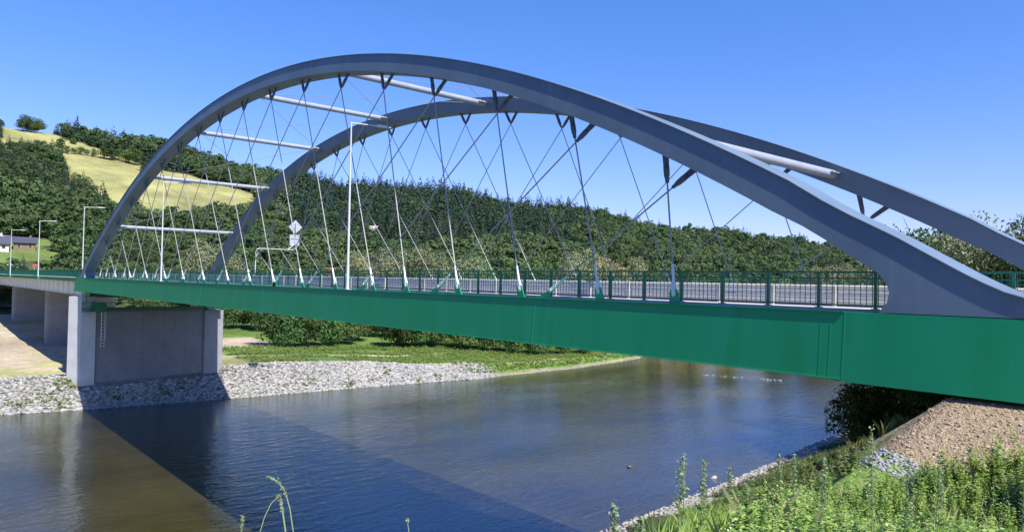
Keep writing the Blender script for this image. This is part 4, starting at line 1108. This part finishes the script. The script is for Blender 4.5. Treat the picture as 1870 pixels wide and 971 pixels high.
def scatter(name, m, xs, ys, prots, smin, smax, zoff=-.03):
    zs = terrain(xs, ys); Vs, Ts = [], []
    k = rng.integers(0, len(prots), len(xs)); a = rng.uniform(0, 6.28, len(xs)); s_ = rng.uniform(smin, smax, len(xs)) * (.66 + .5 * vnoise(xs, ys, 1.3, 71)); tb = rng.uniform(-.35, .35, len(xs)) + (vnoise(xs, ys, 1.1, 72) - .5) * .5
    for j in range(len(prots)):
        q = np.where(k == j)[0]
        if not len(q): continue
        V, t = prots[j]
        c_, sn = np.cos(a[q])[:, None], np.sin(a[q])[:, None]; S_ = s_[q][:, None]
        X = (V[None, :, 0] * c_ - V[None, :, 1] * sn) * S_ + xs[q][:, None]; Y = (V[None, :, 0] * sn + V[None, :, 1] * c_) * S_ + ys[q][:, None]
        Z = V[None, :, 2] * S_ + zs[q][:, None] + zoff
        Vs.append(np.stack([X, Y, Z], -1).reshape(-1, 3)); Ts.append(np.clip(t[None] + tb[q][:, None], 0, 1).ravel())
    o = np_obj(name, np.concatenate(Vs), 4, m, col=np.concatenate(Ts)); tag(o, kind='stuff'); return o
WEEDP = [(104.9, -15.8), (103.95, -14.5), (103.45, -13.4), (102.5, -11.3), (101.0, -8.0), (101.04, -7.2), (101.39, -6.4), (101.75, -5.52), (102.01, -4.8), (102.51, -4.2), (103.12, -3.43), (103.88, -2.99), (108.5, -2.9), (109, -16.5)]
n = 22000
xs = rng.uniform(99, 109, n); ys = rng.uniform(-17, -2.8, n)
dc = np.hypot(xs - CAM[0], ys - CAM[1])
ok = inside(WEEDP, xs, ys) & (dc > 3.0) & (vnoise(xs, ys, .8, 40) > .12) & (np.hypot(xs - 104.12, ys + 5.5) > .6)
xs, ys = xs[ok], ys[ok]
scatter('weeds', M['weed'], xs, ys, wprot, .5, 1.1)
GRASSP = [(104.9, -16.3), (103.4, -14.8), (102.2, -12.6), (100.4, -8.0)] + WEEDP[4:]
n = 20000
xs = rng.uniform(99, 109, n); ys = rng.uniform(-17, -2.5, n); dc = np.hypot(xs - CAM[0], ys - CAM[1]); ok = (dc > 3.0) & inside(GRASSP, xs, ys)
lowp = [leafset(22, wr, .16, .07, 0) for _ in range(4)]
near_ = ok & (dc < 5.6); ok = ok & ~near_
scatter('grass', M['weed'], xs[ok], ys[ok], gprot + lowp + lowp, .5, .95)
fine_ = [blades(22, wr, wr.uniform(.12, .3), .0012) for _ in range(4)]
scatter('short_grass', M['weed'], xs[near_], ys[near_], fine_ + lowp, .7, 1.2)
n = 900
xs = rng.uniform(99, 109, n); ys = rng.uniform(-16, -2.8, n); dc = np.hypot(xs - CAM[0], ys - CAM[1]); ok = (dc > 3.4) & inside(WEEDP, xs, ys)
scatter('dry_stems', M['straw'], xs[ok], ys[ok], [blades(5, wr, wr.uniform(.5, .8), .003) for _ in range(5)], .7, 1.2)
n = 500
xs = rng.uniform(99, 109, n); ys = rng.uniform(-16, -2.8, n); dc = np.hypot(xs - CAM[0], ys - CAM[1]); ok = (dc > 3.8) & inside(WEEDP, xs, ys)
M['bloom'] = mat('yellow_bloom', (0.62, 0.52, 0.10), 0.6, tint=(0.75, 0.70, 0.45))
def flowers(r):
    k = 26; c = np.stack([r.normal(0, .03, k), r.normal(0, .03, k), .5 + r.normal(0, .04, k)], 1)
    return cards(c, rand_dirs(k, r), np.full(k, .009), r), np.repeat(r.uniform(0, 1, k), 4)
scatter('wildflowers', M['bloom'], xs[ok], ys[ok], [flowers(wr) for _ in range(4)], .8, 1.3)
# scrub on the near slope down to the water
n = 16000
ys = rng.uniform(-12, 75, n); xs = np.interp(ys, WR_Y, WR_X) + rng.uniform(1.2, 26, n)
ok = (vnoise(xs, ys, 3.0, 44) > .33) & ~((xs > 99.5) & (ys > -3.5) & (ys < 20)) & (xs < 100.6) & (np.hypot(xs - CAM[0], ys - CAM[1]) > 13)
gl_ = [blades(40, wr, wr.uniform(.25, .5), .008) for _ in range(4)] + [leafset(46, wr, .5, .16, 0) for _ in range(5)]
M['scrub'] = mat("scrub_foliage", (0.11, 0.18, 0.04), 0.6, trans=0.3, tint=(0.23, 0.24, 0.10))
scatter('undergrowth', M['scrub'], xs[ok], ys[ok], gl_, .5, 1.2)
# far bank grass and herbs
n = 15000
ys = rng.uniform(24, 112, n); dd_ = rng.uniform(.8, 34, n); xs = np.interp(ys, WL_Y, WL_X) - dd_
ok = ((dd_ > 7.5) & (vnoise(xs, ys, 6, 45) > .30) & (np.abs(dd_ - 18.5) > 1.5)) | ((ys > 58) & (dd_ > 1.4))
gl2 = [blades(14, wr, .7, .06) for _ in range(5)] + [leafset(14, wr, .7, .5, 0) for _ in range(3)]
M['herb'] = mat("bank_herbs", (0.13, 0.23, 0.04), 0.6, trans=0.3, tint=(0.27, 0.34, 0.09))
scatter('bank_herbs', M['herb'], xs[ok], ys[ok], gl2, .4, 1.0)
# herbs growing among the riprap
cxs = [(2.0, -6.2), (1.5, -5.0), (.9, -4.3), (2.2, -3.0), (.3, -1.6), (.2, -.9), (3.0, -1.5), (1.2, -6.6), (3.3, 9.0), (4.5, 30), (6.5, 36), (4, 44), (7.2, 48), (7, 52), (8, 55), (3.2, 3.5), (2.6, 13)]
xs = np.concatenate([rng.normal(a, .5, 26) for a, b_ in cxs]); ys = np.concatenate([rng.normal(b_, .55, 26) for a, b_ in cxs])
scatter('riprap_herbs', M['herb'], xs, ys, gl2, .35, .9)

# ------------------------------------------------------------------ tall single plants in front
def goosefoot(x, y, h, label, seed, tops=3):
    r = np.random.default_rng(seed)
    e_ = empty('goosefoot_plant', (x, y, tz(x, y) - .02), float(r.uniform(0, 6.28))); tag(e_, label, 'plant', 'tall goosefoot plants above the weeds')
    mb = MB(); mb.path([(0, 0, 0), (.02, .01, h * .5), (0, .02, h * .95)], [.008, .006, .003], 6); mb.build('stem', M['stem'], e_)
    V, t = leafset(int(22 + 26 * h), r, h * .86, .105, 0); np_obj('leaves', V, 4, M['weed'], e_, col=t)
    n_ = 260; tt = r.uniform(.62, 1.0, n_); br = r.integers(0, tops, n_)
    ang = br * 2.1; off = np.where(br == 0, 0, .055) * (1 - np.abs(tt - .8) * 2)
    c = np.stack([np.cos(ang) * off, np.sin(ang) * off + .02, tt * h - np.where(br > 0, .08 * h, 0)], 1) + r.normal(size=(n_, 3)) * np.array([.013, .013, .008]) * (1.5 - tt)[:, None] * 1.6
    np_obj('seed_spikes', cards(c, rand_dirs(n_, r), np.full(n_, .011), r), 4, M['seed'], e_, col=np.repeat(r.uniform(0, 1, n_), 4))
GF = [(103.04, -13.51, .97, 'tallest twin topped goosefoot plant standing against the water', 3), (103.13, -13.34, .92, 'slim goosefoot spike just right of the tallest plant at the water', 1), (102.61, -12.06, .83, 'short goosefoot plant alone against the blue water', 1), (103.0, -11.8, 1.07, 'goosefoot spike at the edge of the stony shore', 1), (102.91, -11.28, 1.12, 'pointed goosefoot plant beside the shoreline stones', 1), (104.09, -12.29, 1.52, 'tall leafy plant rising in front of the shaded shrub', 3), (103.25, -12.85, .75, 'low goosefoot plant in front of the pale stones', 1), (104.02, -11.32, 1.30, 'pale seed spike in front of the brown gravel', 2), (103.94, -10.24, 1.5, 'leafy plant in front of the middle of the gravel slope', 2), (104.87, -11.0, 1.6, 'leafy plant beside the drain box', 2), (103.58, -12.01, 1.15, 'goosefoot plant at the lower edge of the scrub', 1), (103.62, -15.02, .71, 'small budding plant at the bottom over the water', 1), (103.45, -14.58, .57, 'lowest short spike at the bottom over the water', 1), (104.5, -9.0, 1.35, 'slim plant high on the gravel slope', 1)]
for i, (x, y, h, l, tp) in enumerate(GF): goosefoot(x, y, h, l, 900 + i, tp)
def grass_stalk(pts, label, ear0, r_=.0022):
    z0 = tz(pts[0][0], pts[0][1]); e_ = empty('grass_stalk', (pts[0][0], pts[0][1], z0)); tag(e_, label, 'grass stalk', 'single grass stalks at the bottom')
    P_ = [Vector(p) - Vector((pts[0][0], pts[0][1], z0)) for p in pts]
    mb = MB(); mb.path(P_, [r_] * (len(P_) - 1) + [r_ * .5], 6); mb.build('stem', M['stem'], e_)
    r = np.random.default_rng(int(abs(pts[-1][0] * 100)))
    cs = []
    for k in range(90):
        t = r.uniform(ear0, 1) * (len(P_) - 1); i = min(int(t), len(P_) - 2); cs.append(P_[i].lerp(P_[i + 1], t - i))
    cs = np.array([tuple(c) for c in cs]) + r.normal(size=(90, 3)) * .0028
    np_obj('seed_head', cards(cs, rand_dirs(90, r), np.full(90, .005), r), 4, M['seed'], e_, col=np.repeat(r.uniform(0, 1, 90), 4))
grass_stalk([(104.141, -17.489, -1.13), (104.141, -17.489, -0.355), (104.113, -17.492, -0.277), (104.09, -17.501, -0.219), (104.068, -17.523, -0.179), (104.047, -17.557, -0.157)], 'tall grass stalk arching over to the left above the water', .55)
grass_stalk([(104.129, -17.514, -1.137), (104.129, -17.514, -0.353), (104.101, -17.517, -0.276), (104.084, -17.522, -0.229)], 'thick upright seed head just below the arching grass stalk', .6, .003)
grass_stalk([(104.092, -17.596, -1.157), (104.092, -17.596, -0.346), (104.083, -17.577, -0.299), (104.079, -17.551, -0.254), (104.084, -17.522, -0.229)], 'thin grass blade leaning in to meet the upright seed head', .95, .0016)
grass_stalk([(103.888, -17.589, -1.275), (103.888, -17.589, -0.403), (103.873, -17.579, -0.347)], 'short grass tip at the bottom, left of the arching stalk', .55, .0025)
grass_stalk([(104.198, -17.011, -1.115), (104.198, -17.011, -0.44), (104.18, -17.009, -0.394)], 'lone short green tip at the bottom, right of the arching stalk', .9, .002)
